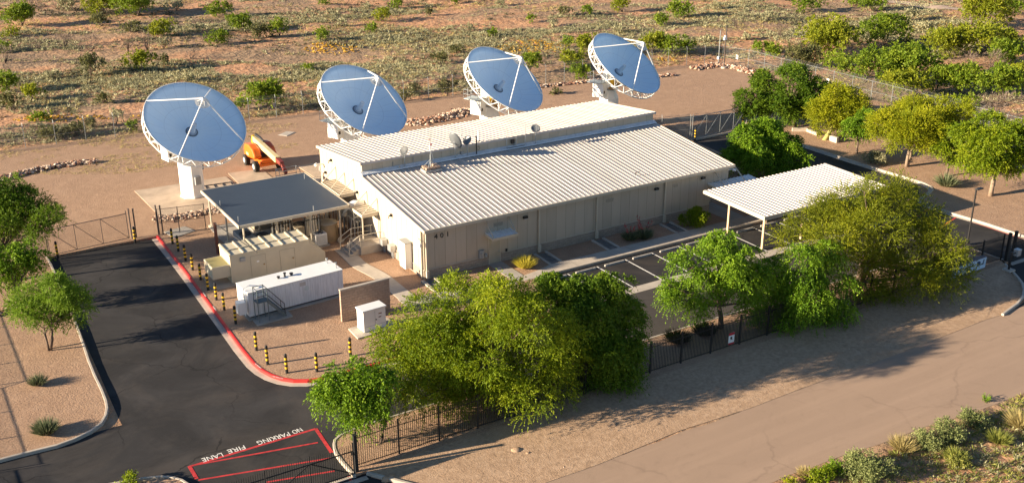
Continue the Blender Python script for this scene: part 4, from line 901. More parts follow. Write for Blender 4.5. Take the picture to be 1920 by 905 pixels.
M_MESH=mesh_mat(); M_FPOST=mat('fence_galvanised',(.25,.265,.265),.5,.3,.1,3); M_FPB=mat('fence_bronze',(.12,.095,.085),.5,.2)
def chainlink(label,pts,h=2.35,step=3.05,mt=None,barb=True,mid=True,group=None):
    mt=mt or M_FPOST; T=thing('chain_link_fence',label,'fence',(pts[0][0],pts[0][1],0))
    o=Vector((pts[0][0],pts[0][1],0))
    for a,b in zip(pts,pts[1:]):
        a=Vector((a[0],a[1],0))-o; b=Vector((b[0],b[1],0))-o; L=(b-a).length; n=max(1,round(L/step)); d=(b-a)/n; t=d.normalized(); nr=Vector((t.y,-t.x,0))
        for i in range(n+1):
            if i==0 and (a.length>0): continue
            p=a+d*i; mb=MB(); mb.tube([p-Vector((0,0,.2)),p+Vector((0,0,h))],.038,6)
            if barb: mb.tube([p+Vector((0,0,h)),p+Vector((0,0,h+.3))-nr*.25],.02,4)
            mb.build('post',mt,T)
        mb=MB(); mb.tube([a+Vector((0,0,h-.05)),b+Vector((0,0,h-.05))],.024,5); 
        mb.build('rail',mt,T); mb=MB()
        if mid: mb.tube([a+Vector((0,0,h*.45)),b+Vector((0,0,h*.45))],.018,5); mb.build('rail',mt,T)
        mb=MB(); mb.add([a+Vector((0,0,.03)),b+Vector((0,0,.03)),b+Vector((0,0,h-.05)),a+Vector((0,0,h-.05))],[(0,1,2,3)]); mb.build('wire_mesh',M_MESH,T)
        if barb:
            mb=MB()
            for k in range(3):
                q=Vector((0,0,h+.05+.1*k))-nr*(.04+.085*k); mb.tube([a+q,b+q],.008,3,cap=False)
            mb.build('barbed_wire',mt,T)
    return T
chainlink('long chain-link fence along the back of the yard, before the scrubland',[(-62,56.5),(-20,52.6),(-11,52.0),(3.6,50.7),(22.5,49.3),(42,47.5),(62,47.2),(70.2,45.3)])
chainlink('chain-link fence running down the right side of the yard from the far corner',[(70.4,45.2),(71.5,41.5),(71.6,-20)])
chainlink('short chain-link fence between the front gate of the yard and the canopy',[(-14.6,19.9),(-13.0,19.6),(-10.9,19.2)],2.3,2.6,M_FPB,False)
chainlink('chain-link fence left of the yard gate, mostly behind the dark tree',[(-60,18.0),(-26.5,18.9),(-23.4,19.3)],2.3,3,M_FPB,False)
chainlink('short chain-link fence from the back corner of the building to the rear gate',[(30.5,21.0),(36,21.3),(41.5,18.4)],2.4,2.8)
def clgate(label,a,b,h,mt,n=2,mesh=True,diag=1):
    T=thing('chain_link_gate',label,'gate',(a[0],a[1],0)); d=Vector((b[0]-a[0],b[1]-a[1],0)); seg=d/n
    for z in (.12,h): mb=MB(); mb.tube([Vector((0,0,z)),d+Vector((0,0,z))],.032,6); mb.build('rail',mt,T)
    for i in range(n+1):
        mb=MB(); mb.tube([seg*i+Vector((0,0,.1)),seg*i+Vector((0,0,h+(.25 if i in (0,n) else 0)))],.04 if i in (0,n) else .028,6); mb.build('upright',mt,T)
        if i<n:
            mb=MB(); p,q=(seg*i+Vector((0,0,h)),seg*(i+1)+Vector((0,0,.12))) if diag>0 else (seg*i+Vector((0,0,.12)),seg*(i+1)+Vector((0,0,h))); mb.tube([p,q],.022,5); mb.build('diagonal_brace',mt,T)
    mb=MB(); mb.add([Vector((0,0,.12)),d+Vector((0,0,.12)),d+Vector((0,0,h)),Vector((0,0,h))],[(0,1,2,3)]); mb.build('wire_mesh',M_MESH,T); return T
clgate('brown sliding chain-link gate across the end of the driveway',G(54,500)[:2] and (-29.5,19.0),(-17.0,20.2),2.25,M_FPB,6)
for x,y,l in ((-16.75,20.35,'right of the two gate posts beside the striped bollard'),(-14.65,20.0,'double steel post where the gate opening ends by the red kerb')):
    T=thing('gate_post','brown steel post, '+l,'gate post',(x,y,0)); mb=MB(); mb.tube([(0,0,-.1),(0,0,2.55)],.06,8); mb.tube([(.35,-.05,-.1),(.35,-.05,2.5)],.06,8); mb.build('post',M_FPB,T); mb=MB(); mb.tube([(0,0,2.55),(0,0,2.6)],.075,8); mb.tube([(.35,-.05,2.5),(.35,-.05,2.55)],.075,8); mb.build('post_cap',M_FPB,T)
clgate('galvanised double gate closing the driveway behind the building',(41.7,18.3),(49.9,18.7),2.45,M_FPOST,4,diag=-1)
def ironfence(label,x0,x1,y,h=2.1,step=2.45,gate=False):
    T=thing('iron_gate' if gate else 'iron_fence',label,'gate' if gate else 'fence',(x0,y,-.18 if gate else 0)); L=x1-x0; n=max(1,round(L/step)); p=L/n
    for i in range(n+1):
        w=.075 if not gate else .05
        if gate and 0<i<n: w=.035
        mb=MB(); mb.box(i*p-w/2*1.2,i*p+w/2*1.2,-w/2,w/2,-.15 if not gate else .12,h+(.08 if not gate else .1))
        if not gate: mb.box(i*p-w*.7,i*p+w*.7,-w*.6,w*.6,h+.08,h+.11)
        mb.build('post',M_BLACK,T)
    for i in range(n):
        a=i*p; mb=MB(); k=int(p/.125)
        for j in range(1,k+1):
            x=a+j*p/(k+1); mb.box(x-.012,x+.012,-.012,.012,.08,h); mb.add([(x-.012,-.012,h),(x+.012,-.012,h),(x+.012,.012,h),(x-.012,.012,h),(x,0,h+.07)],[(0,1,4),(1,2,4),(2,3,4),(3,0,4)])
        mb.build('picket_panel',M_BLACK,T)
        s=.05 if gate else .035
        for z in ((.14,h-.3) if not gate else (.18,h-.42)): mb=MB(); mb.box(a+.05,a+p-.05,-s/2,s/2,z,z+s); mb.build('rail',M_BLACK,T)
        if gate:
            mb=MB(); up=(i%2==0); mb.beam((a+.03,.02,.2 if up else h-.4),(a+p-.03,.02,h-.4 if up else .2),.045,.045); mb.build('diagonal_brace',M_BLACK,T)
    return T
IF=ironfence('long black iron picket fence between the front trees and the road',-14.55,40.3,-20.4)
IG=ironfence('black iron sliding gate over the red fire lane at the bottom left',-24.6,-14.95,-20.9,2.0,2.42,True)
IG2=ironfence('black iron sliding gate across the exit at the right edge',41.0,55.6,-20.8,1.95,2.4,True)
IW=ironfence('black iron picket gate beyond the lower left corner casting striped shade',-35.8,-24.5,-9.5,2.0,2.4,True); IW.rotation_euler=(0,0,R(-90))
chainlink('chain-link fence west of the left gravel bed, just outside the photo',[(-35.8,-9.3),(-35.8,.3),(-34.4,.5),(-34.4,18.2)],1.85,3.05,M_FPB,False,False)
T=thing('gate_post','thick black steel post where the fire lane gate meets the fence','gate post',(-14.75,-20.75,-.1)); mb=MB(); mb.box(-.09,.09,-.09,.09,0,2.35); mb.build('post',M_BLACK,T); mb=MB(); mb.box(-.11,.11,-.11,.11,2.35,2.39); mb.box(-.25,-.09,-.04,.04,1.2,1.35); mb.build('post_cap',M_BLACK,T)
for dx,l in ((0,'left one of the pair at the exit gate'),(.75,'right one of the pair at the exit gate')):
    T=thing('gate_post','thick black steel post, '+l,'gate post',(40.55+dx,-20.7,-.1)); mb=MB(); mb.box(-.1,.1,-.1,.1,0,2.4); mb.build('post',M_BLACK,T); mb=MB(); mb.box(-.12,.12,-.12,.12,2.4,2.44); mb.build('post_cap',M_BLACK,T)
# signs on fences
def plate(label,x,y,z,w,h,mts,cat='sign',rz=0,lines=(),post=False):
    T=thing('fence_sign',label,cat,(x,y,z),rz); mb=MB(); mb.box(-w/2,w/2,-.012,.0,-h/2,h/2); mb.build('sign_plate',mts,T,bevel=.004)
    for (a,b,c,d_,m_) in lines:
        mb=MB(); mb.box(a,b,-.016,-.0125,c,d_); mb.build('printed_band',m_,T)
    return T
x=WY(1371,635,-20.45); M_SRED=mat('sign_red',(.45,.02,.03),.5); M_SWH=mat('sign_white',(.75,.74,.70),.5); M_SBL=mat('sign_blue',(.35,.55,.75),.5)
T=plate('red and white warning sign on the black picket fence, by the tree trunk',x[0],-20.46,x[1]+.05,.5,.85,M_SWH,lines=((-.25,.25,.24,.425,M_SRED),(-.25,.25,-.425,-.3,M_SRED)))
mb=MB(); mb.tube([(-.02,-.0126,.05),(-.02,-.018,.05)],.09,12); mb.box(-.1,.12,-.018,-.0126,-.08,-.05); mb.build('pictogram',M_BLACK,T)
x=(42.95,-20.86); plate('small pale blue notice hung on the exit gate',44.6,-20.87,1.2,.35,.75,M_SBL,lines=((-.1,.1,.1,.3,M_SWH),))
for px,py,l in ((1383,107,'small white notice near the far corner on the right-hand fence'),(1553,152,'white notice with dark print on the right-hand fence above the trees'),(1795,211,'white notice on the right-hand fence near the photo edge')):
    y,z=WX(px,py,71.5); plate(l,71.4,y,z,.45,.6,M_SWH,rz=R(-90),lines=((-.12,.12,-.05,.1,M_DARK),))
# fence sign on rear
y_=49.2; x,z=WY(515,197,50.5); plate('small grey box-like notice on the rear fence beside the round bush',x,50.5,z,.35,.5,M_GREYM)
# lamp post, corner camera pole, call box
x,y=41.24,-16.67
T=thing('street_lamp','slim black lamp post beside the exit gate','street lamp',(x,y,-.05)); mb=MB(); mb.tube([(0,0,0),(0,0,4.6)],.07,10); mb.tube([(0,0,0),(0,0,.25)],.16,10); mb.build('pole',M_DARK,T); mb=MB(); mb.box(.0,.75,-.16,.16,4.6,4.7); l=mb.build('lamp_head',M_DARK,T,bevel=.02); mb=MB(); mb.box(.15,.7,-.12,.12,4.585,4.599); mb.build('lamp_glass',M_LENS,l)
T=thing('yard_light_pole','tall brown pole with floodlight at the far corner of the yard','light pole',(*G(1357,128),0)); mb=MB(); mb.tube([(0,0,0),(0,0,5.6)],.09,10); mb.build('pole',mat('pole_brown',(.09,.07,.06),.6),T); mb=MB(); mb.tube([(0,0,0),(0,0,.22)],.4,12); mb.build('footing',M_CONC,T); mb=MB(); mb.box(-.35,.1,-.15,.15,3.9,4.25); mb.box(-.25,.05,-.1,.1,4.25,4.5); mb.build('floodlight',M_WHITE,T); mb=MB(); mb.tube([(0,0,5.6),(0,0,5.75)],.13,8); mb.build('pole_cap',M_DARK,T)
T=thing('yard_light_pole','grey pole with white box beside the brown pole at the yard corner','light pole',(*G(1347,119),0)); mb=MB(); mb.tube([(0,0,0),(0,0,4.6)],.07,8); mb.build('pole',M_FPOST,T); mb=MB(); mb.box(-.2,.15,-.15,.15,.6,.95); mb.build('box',M_WHITE,T)
T=thing('gate_intercom','black intercom post with pale head by the exit drive','intercom',(*G(1891,506),0)); mb=MB(); mb.tube([(0,0,0),(0,0,1.5)],.09,8); mb.tube([(0,0,1.3),(.5,0,1.3)],.07,8); mb.build('post',M_DARK,T); mb=MB(); mb.box(.5,.95,-.2,.2,1.05,1.6); mb.build('intercom_head',M_GALV,T,bevel=.03); mb=MB(); mb.box(-.35,.35,-.35,.35,-.05,.08); mb.build('footing',M_CONC,T)
# sign plate lying low on the island: a monument sign tilted back
x0,y0=G(1847,503); T=thing('entrance_sign','blue-white entrance sign half covered by the olive tree','sign',(x0-3.4,y0-.05,0),R(2)); 
mb=MB(); mb.box(-.9,3.5,.0,.35,-.1,.98); mb.build('sign_wall',mat('sign_wall',(.2,.16,.15),.8),T); mb=MB(); mb.box(-.8,3.4,-.04,-.001,.1,.93); mb.build('sign_face',mat('sign_face',(.50,.66,.80),.4),T)
M_NAVY=mat('sign_navy',(.015,.05,.13),.5)
text('sign_lettering','TV',.42,M_NAVY,(1.55,-.046,.62),(R(90),0,0),T,.003,sx=1.3); text('sign_lettering','Box',.17,M_NAVY,(2.15,-.046,.25),(R(90),0,0),T,.003)
mb=MB(); mb.add([(2.25,-.048,.42),(2.25,-.048,.82),(2.5,-.048,.82),(2.68,-.048,.72),(2.72,-.048,.6),(2.62,-.048,.47),(2.45,-.048,.42)],[(6,5,4,3,2,1,0)[::-1]]); mb.add([(2.7,-.048,.42),(3.1,-.048,.42),(3.15,-.048,.84),(3.05,-.048,.84),(2.98,-.048,.52),(2.72,-.048,.5)],[(0,1,2,3,4,5)]); mb.build('sign_emblem',M_NAVY,T)
mb=MB(); mb.beam((G(1800,480)[0],G(1800,480)[1],.05),(G(1852,486)[0],G(1852,486)[1],.05),.35,.14); mb.build('kerb',M_CONC,kind='structure')
# culvert headwall
mb=MB(); mb.beam((*G(1485,246),.15),(*G(1513,246),.15),.3,.5); mb.beam((*G(1513,246),.15),(*G(1533,254),.1),.3,.4); mb.beam((*G(1549,258),.1),(*G(1560,264),.2),.3,.6); mb.beam((*G(1558,264),.25),(*G(1570,268),.25),.3,.7); mb.build('culvert_headwall',M_CONC,kind='structure')
# ---------------------------------------------------------------- vegetation
def leaf_mat(name,dark,mid,light,trans=.35):
    t=NT(name); t.b.inputs['Roughness'].default_value=.6; t.b.inputs['Specular IOR Level'].default_value=.25
    at=t.n('ShaderNodeAttribute',attribute_name='tint'); c=t.ramp(at.outputs['Fac'],[(0.05,dark),(.5,mid),(.95,light)])
    t.l(c,t.b.inputs['Base Color'])
    tl=t.n('ShaderNodeBsdfTranslucent'); t.l(t.mix(.5,c,light),tl.inputs['Color']); mx=t.n('ShaderNodeMixShader'); mx.inputs[0].default_value=trans
    t.l(t.b.outputs[0],mx.inputs[1]); t.l(tl.outputs[0],mx.inputs[2]); t.l(mx.outputs[0],t.out.inputs[0]); return t.m
L_BRI=leaf_mat('leaf_bright_green',(.05,.125,.006),(.125,.235,.01),(.25,.38,.02))
L_DES=leaf_mat('leaf_desert_green',(.06,.11,.008),(.135,.21,.012),(.27,.33,.025))
L_DEY=leaf_mat('leaf_desert_yellow',(.09,.125,.008),(.20,.24,.012),(.34,.35,.025))
L_DEO=leaf_mat('leaf_desert_olive',(.06,.07,.025),(.12,.125,.045),(.20,.195,.07))
L_MID=leaf_mat('leaf_mid_green',(.055,.105,.004),(.145,.22,.006),(.32,.37,.013))
L_DRK=leaf_mat('leaf_dark_green',(.035,.09,.006),(.09,.17,.008),(.18,.26,.015))
L_OLV=leaf_mat('leaf_olive_yellow',(.07,.095,.005),(.15,.185,.007),(.31,.315,.014))
L_YEL=leaf_mat('leaf_yellow_green',(.12,.165,.006),(.25,.29,.008),(.42,.41,.015))
L_SAG=leaf_mat('leaf_sage',(.15,.15,.08),(.31,.30,.17),(.50,.46,.27),.25)
L_BRN=leaf_mat('twig_brown',(.10,.07,.05),(.17,.125,.095),(.25,.19,.15),.05)
L_STR=leaf_mat('straw_grass',(.22,.19,.08),(.42,.34,.14),(.60,.50,.22),.3)
L_GGR=leaf_mat('green_grass',(.11,.14,.03),(.23,.26,.05),(.38,.36,.09),.3)
L_YUC=leaf_mat('yucca_leaf',(.06,.085,.04),(.13,.155,.075),(.24,.25,.13),.1)
L_RED=leaf_mat('yucca_flower',(.45,.05,.06),(.62,.10,.10),(.75,.2,.18),.2)
M_BARK=mat('bark_brown',(.13,.09,.065),.9,0,.3,3,.5,12); M_BARKY=mat('bark_yellow_green',(.36,.33,.10),.7,0,.2,3); M_BARKT=mat('bark_tan',(.27,.20,.14),.9,0,.3,4,.6,12)
def leafmesh(name,P,A,Bv,W,tint,mt,parent=None):
    """diamond leaves: P base, A long vector, Bv unit side vector, W half width"""
    n=len(P); V=np.empty((n,4,3)); V[:,0]=P; V[:,1]=P+A*.45+Bv*W[:,None]; V[:,2]=P+A; V[:,3]=P+A*.45-Bv*W[:,None]
    me=bpy.data.meshes.new(name); me.vertices.add(4*n); me.vertices.foreach_set('co',V.reshape(-1).astype(np.float32))
    me.loops.add(4*n); me.loops.foreach_set('vertex_index',np.arange(4*n,dtype=np.int32)); me.polygons.add(n); me.polygons.foreach_set('loop_start',np.arange(0,4*n,4,dtype=np.int32))
    a=me.attributes.new('tint','FLOAT','FACE'); a.data.foreach_set('value',np.clip(tint,0,1).astype(np.float32))
    me.materials.append(mt); me.update(calc_edges=True); me.validate()
    o=bpy.data.objects.new(name,me); COL.objects.link(o)
    if parent: o.parent=parent
    return o
def unit(v): return v/np.maximum(1e-9,np.linalg.norm(v,axis=-1,keepdims=True))
def crown_points(rng,blobs,nclump,sub=9,subr=.42,flat=.85):
    """clump centres on lumpy sub-lobes of every blob; returns centre, outward direction"""
    C=np.array([b[:3] for b in blobs],float); Rr=np.array([b[3] for b in blobs],float)
    lob=[];
    for c,r in zip(C,Rr):
        d=unit(rng.normal(size=(sub,3))); d[:,2]=np.abs(d[:,2])*np.where(rng.random(sub)<.7,1,-1)
        rad=r*rng.uniform(.45,.85,sub)[:,None]
        for q,k in zip(c+d*rad*np.array([1,1,flat]),rng.uniform(.75,1.3,sub)): lob.append((*q,r*subr*k,*c))
    lob=np.array(lob); w=lob[:,3]**2; idx=rng.choice(len(lob),nclump,p=w/w.sum()); L=lob[idx]
    d=unit(rng.normal(size=(nclump,3))+unit(L[:,:3]-L[:,4:7])*.7); p=L[:,:3]+d*(L[:,3]*rng.uniform(.55,1.05,nclump)**.6)[:,None]*np.array([1,1,flat])
    return p,d,idx
def foliage(name,blobs,mt,parent,seed,nclump,per=12,ll=.16,lw=.035,spray=.55,droop=.5,origin=(0,0,0),flat=.85,sub=10,subr=.38,spread=.5):
    spray*=1.2
    rng=np.random.default_rng(seed); p,d,idx=crown_points(rng,blobs,nclump,sub,subr,flat)
    lobt=rng.normal(.5,.14,idx.max()+1)[idx]; ct=lobt+rng.normal(0,.10,nclump)
    sd=unit(d*.8+rng.normal(size=d.shape)*.45+np.array([0,0,.25])); 
    k=np.tile(np.arange(per),nclump); ci=np.repeat(np.arange(nclump),per); t=(k+rng.random(len(k)))/per
    sp=spray*rng.uniform(.6,1.3,nclump)[ci]
    pos=p[ci]+sd[ci]*(sp*t)[:,None]; pos[:,2]-=droop*sp*t*t
    ax=unit(sd[ci]*(1-spread)+rng.normal(size=pos.shape)*spread-np.array([0,0,1])*(droop*t)[:,None])
    b=unit(np.cross(ax,rng.normal(size=pos.shape))); L=ll*rng.uniform(.7,1.3,len(k))
    return leafmesh(name,pos-np.array(origin),ax*L[:,None],b,lw*rng.uniform(.8,1.3,len(k)),ct[ci]+rng.normal(0,.06,len(k))+t*.12,mt,parent)
def tree(name,label,cat,base,blobs,mt,seed,dens=1.0,bark=None,trunk_r=.16,bend=None,group=None,ll=.16,lw=.035,spray=.55,droop=.5,stems=1,z0=0.0,fwd=0,gr=1.08,sub=15,subr=.31,back=None,flat=.85,spread=.5):
    """base: ground position; blobs: (px,py,rpx[,toward]) surveyed crown lobes at the depth of the trunk"""
    rng=random.Random(seed); bx,by=base; T=thing(name,label,cat,(bx,by,z0),group=group)
    dep=depth((bx,by,1.5)); B=[]
    fh=np.array([_f[0],_f[1],0]); fh/=np.linalg.norm(fh)
    xs=[b[0] for b in blobs]; mx=sum(xs)/len(xs); hw=(max(xs)-min(xs))/2*dep/FPX+.01
    for bl in blobs:
        r=bl[2]*gr*dep/FPX; lat=(bl[0]-mx)*dep/FPX/hw; off=(bl[3] if len(bl)>3 else rng.uniform(-.75,.75)*hw*.75*math.sqrt(max(0,1-lat*lat)))
        D=dep+off-fwd; c=at_depth(bl[0],bl[1],D); c=c if c[2]-r*.6>z0+.2 else np.array([c[0],c[1],max(c[2],z0+.3+r*.6)]); B.append((*c,r*D/dep))
    area=sum(b[3]**2 for b in B); n=int(area*190*dens); ll*=.72; lw*=.8
    foliage('crown',B,mt,T,seed,n,12,ll,lw,spray,droop,(bx,by,z0),flat=flat,spread=spread,sub=sub,subr=subr)
    mb=MB(); cen=np.mean([b[:3] for b in B],axis=0); low=min(b[2]-b[3] for b in B); fork=Vector((bx,by,z0))
    tops=sorted(B,key=lambda b:-b[3])
    for s in range(stems):
        a=2*math.pi*s/max(1,stems)+rng.random(); st=Vector((bx+(.12*math.cos(a) if stems>1 else 0),by+(.12*math.sin(a) if stems>1 else 0),z0-.1))
        fz=max(.6,min((cen[2]-z0)*.45,2.2)); fk=Vector((bx+(cen[0]-bx)*.3+(.45*math.cos(a) if stems>1 else 0),by+(cen[1]-by)*.3+(.45*math.sin(a) if stems>1 else 0),z0+fz))
        if bend: fk=Vector(bend)
        r0=trunk_r/(1 if stems==1 else stems**.4); mid=(st+fk)/2+Vector((rng.uniform(-.1,.1),rng.uniform(-.1,.1),0))
        mb.tube([st-Vector((bx,by,z0)),mid-Vector((bx,by,z0)),fk-Vector((bx,by,z0))],[r0*1.25,r0,r0*.8],8)
        for b in B[s::stems]:
            c=Vector(b[:3]); m1=fk.lerp(c,.5)+Vector((rng.uniform(-.25,.25),rng.uniform(-.25,.25),rng.uniform(-.1,.3)))
            O=Vector((bx,by,z0)); mb.tube([fk-O,m1-O,c-O],[r0*.6,r0*.36,r0*.2],6,cap=False)
            for q in range(5):
                dd=Vector((rng.gauss(0,1),rng.gauss(0,1),rng.gauss(.3,.8))).normalized()*b[3]*.8
                mb.tube([m1.lerp(c,rng.uniform(.3,1))-O,c+dd*.5-O,c+dd-O],[r0*.2,r0*.12,r0*.05],4,cap=False)
    mb.build('trunk',bark or M_BARK,T,smooth=True)
    return T
# ---- trees in front of the building
FG='trees in the bed behind the front fence'
tree('shade_tree','bright green leaning tree at the left end of the picket fence, bent bare trunk','tree',(-12.4,-18.8),[(628,728,32),(655,700,34),(690,738,40),(640,757,32),(700,772,24),(675,778,28),(712,716,28),(612,745,20),(655,735,36)],L_BRI,11,1.25,trunk_r=.14,bend=(-11.5,-18.4,2.4),ll=.2,lw=.045,fwd=1.0,droop=.75,spray=.6)
tree('mesquite','huge feathery mesquite with the widest crown, in front of the white cabinet','tree',(-5.2,-18.3),
 [(795,600,48),(765,655,45),(860,575,52),(930,570,48),(985,610,55),(850,640,60),(905,665,65),(965,690,60),(1020,670,55),(800,700,42),(850,745,42),(925,765,38),(985,750,38),(745,700,38),(1040,625,42),(920,620,60),(785,745,28),(1050,720,34),(725,650,28),(890,720,50),(815,655,50),(960,550,30),(905,790,22)],L_MID,12,1.35,trunk_r=.24,stems=3,gr=1.17,ll=.17,lw=.034,fwd=.9,droop=.35,spray=.6,spread=.35)
tree('shade_tree','dark green tree pressed against the right side of the huge mesquite','tree',(1.9,-18.2),
 [(1060,560,36),(1100,545,34),(1150,540,30),(1168,585,34),(1110,600,46),(1065,610,42),(1125,655,44),(1160,675,34),(1080,680,42),(1172,715,22),(1135,715,26),(1180,635,24),(1030,540,24),(1095,735,20)],L_DRK,13,2.0,trunk_r=.18,gr=1.15,ll=.2,lw=.045,fwd=.9,droop=.85,spray=.65)
tree('shade_tree','bright green open-crowned tree before the parking stalls, dark trunk beside the red sign','tree',(13.5,-17.9),
 [(1290,495,30),(1345,470,32),(1392,490,32),(1278,545,28),(1330,535,38),(1382,540,36),(1256,560,18),(1358,447,18),(1424,520,26),(1310,578,20),(1253,535,16),(1405,568,22),(1362,505,34)],L_BRI,14,1.1,trunk_r=.17,ll=.2,lw=.045,fwd=1.0,droop=.8,spray=.6)
tree('shade_tree','bright green drooping tree between the open-crowned tree and the olive tree','tree',(18.6,-18.6),
 [(1450,510,30),(1500,490,32),(1552,512,36),(1588,540,22),(1462,570,34),(1520,570,38),(1572,592,22),(1480,612,22),(1530,612,18),(1583,604,12),(1436,590,20),(1500,540,38),(1560,470,22),(1472,630,14)],L_BRI,15,1.15,trunk_r=.19,ll=.2,lw=.045,fwd=1.6,droop=.9,spray=.65,stems=2)
tree('palo_verde','giant olive-yellow tree overhanging the carport and the entrance sign','tree',(27.5,-17.6),
 [(1500,435,34),(1550,410,38),(1585,385,36),(1640,365,34),(1690,375,36),(1722,410,38),(1640,430,60),(1700,460,58),(1560,460,48),(1620,500,52),(1695,525,48),(1760,475,38),(1790,505,34),(1778,545,28),(1740,555,28),(1660,555,28),(1620,540,28),(1480,445,24),(1812,520,14),(1535,385,18),(1620,350,18),(1690,345,16),(1575,430,42),(1765,440,20)],L_OLV,16,1.05,trunk_r=.26,stems=4,gr=1.03,ll=.2,lw=.03,fwd=1.6,droop=.15,spray=.75,spread=.3,flat=.95)
# ---- trees behind, right-hand side
tree('shade_tree','bright green tree leaning over the right end of the building roof','tree',(39.6,4.4),
 [(1400,262,28),(1440,252,32),(1470,282,32),(1420,300,32),(1382,290,24),(1480,308,24),(1430,235,16),(1503,300,13),(1368,297,16),(1448,318,18),(1440,280,34)],L_BRI,17,1.2,trunk_r=.17,ll=.24,lw=.055,droop=.7,spray=.6)
tree('mesquite','dark green mesquite behind the gate, leftmost of the trees by the right-hand fence','tree',(54.6,15.8),
 [(1402,188,22),(1440,162,30),(1490,150,32),(1530,168,28),(1460,200,34),(1508,200,32),(1422,205,22),(1545,192,20),(1480,135,15),(1390,205,10)],L_DRK,18,1.3,trunk_r=.22,ll=.24,lw=.05,droop=.3)
tree('palo_verde','yellow-green palo verde with slanting yellow trunk beside the concrete culvert','tree',(53.6,10.6),
 [(1560,210,32),(1592,187,26),(1542,225,20),(1598,215,26),(1570,175,15),(1578,236,17),(1618,205,18),(1538,203,15)],L_YEL,19,1.2,bark=M_BARKY,trunk_r=.2,bend=(55.2,10.5,2.0),gr=1.15,ll=.24,lw=.035,droop=.15,spray=.6,spread=.3)
tree('shade_tree','small fresh green tree with thin curved trunk between the two palo verdes','tree',(52.8,5.4),
 [(1600,236,17),(1624,218,15),(1614,252,13),(1590,247,10),(1630,240,12)],L_BRI,20,1.3,trunk_r=.12,ll=.22,lw=.05,droop=.6)
tree('palo_verde','large round yellow-green palo verde on forked trunks beside the grey sage bush','tree',(53.6,-.3),
 [(1670,238,30),(1710,222,33),(1750,216,33),(1788,216,27),(1700,256,33),(1740,256,32),(1660,256,20),(1768,245,22),(1712,200,16),(1650,232,15),(1725,240,34)],L_YEL,21,1.2,bark=M_BARKT,trunk_r=.2,stems=2,gr=1.2,ll=.26,lw=.035,droop=.1,spray=.65,spread=.3)
tree('shade_tree','slim mid-green tree between the round palo verde and the forked tree','tree',(54.3,-4.4),
 [(1780,262,22),(1800,282,20),(1768,284,17),(1790,304,14),(1782,242,13)],L_MID,22,1.2,trunk_r=.13,ll=.22,lw=.05,droop=.4)
tree('mesquite','broad green tree with a rough forked trunk nearest the exit gate','tree',(53.1,-10.2),
 [(1820,255,26),(1858,240,30),(1900,255,30),(1840,287,28),(1880,290,30),(1912,300,22),(1820,305,17),(1858,308,22),(1902,322,12),(1935,262,26),(1865,265,34)],L_MID,23,1.2,bark=M_BARKT,trunk_r=.26,stems=2,gr=1.15,ll=.24,lw=.05,droop=.4)
# ---- left side
tree('mesquite','dark feathery tree cut by the left edge of the photo','tree',(-27.8,16.5),
 [(20,385,38),(60,392,38),(92,412,24),(40,430,34),(0,430,42),(-25,375,42),(76,432,20),(113,408,10),(-60,420,50),(25,350,18)],L_DRK,24,1.4,trunk_r=.2,ll=.18,lw=.035,droop=.3,spread=.35)
tree('shade_tree','bright green low tree under the dark feathery one at the left edge','tree',(-27.2,9.4),
 [(22,492,30),(58,492,22),(0,520,30),(-20,482,34),(42,468,18),(70,478,12)],L_BRI,25,1.1,trunk_r=.12,ll=.2,lw=.05,droop=.7)
tree('palo_verde','small yellow-green tree on dark stems at the driveway kerb, casting a long shadow','tree',(-26.2,2.8),
 [(60,560,30),(100,547,32),(138,560,24),(90,583,30),(52,588,22),(130,592,20),(158,575,14),(96,530,14),(108,606,12),(38,572,14),(30,590,10)],leaf_mat('leaf_lime',(.07,.14,.012),(.14,.24,.018),(.24,.36,.03)),26,2.1,trunk_r=.11,stems=4,ll=.18,lw=.03,droop=.15,spray=.5,spread=.35)
# unseen neighbours whose shade falls across the drive
# ---- shrubs and grasses near the building
def bush(name,label,cat,base,w,h,mt,seed,dens=1,ll=.12,lw=.03,group=None,z0=0,nb=6,spray=.2,droop=.1,upright=0):
    rng=random.Random(seed); T=thing(name,label,cat,(base[0],base[1],z0),group=group); B=[]
    for i in range(nb):
        a=rng.random()*6.283; q=math.sqrt(rng.random())*.55; r=min(w*.3,h*.55)*rng.uniform(.8,1.15); B.append((base[0]+math.cos(a)*q*w*.5,base[1]+math.sin(a)*q*w*.5,z0+max(r*.6,(h-r)*rng.uniform(.6,1)*(1-.5*q)),r))
    n=int(sum(b[3]**2 for b in B)*170*dens); foliage('foliage',B,mt,T,seed,max(n,40),8,ll,lw,spray,droop,(base[0],base[1],z0),sub=7)
    mb=MB()
    for i in range(5): a=i*1.257; mb.tube([(0,0,-.05),(math.cos(a)*w*.15,math.sin(a)*w*.15,h*.4),(math.cos(a)*w*.3,math.sin(a)*w*.3,h*.75)],[.03,.02,.01],4)
    mb.build('stem',M_BARK,T); return T
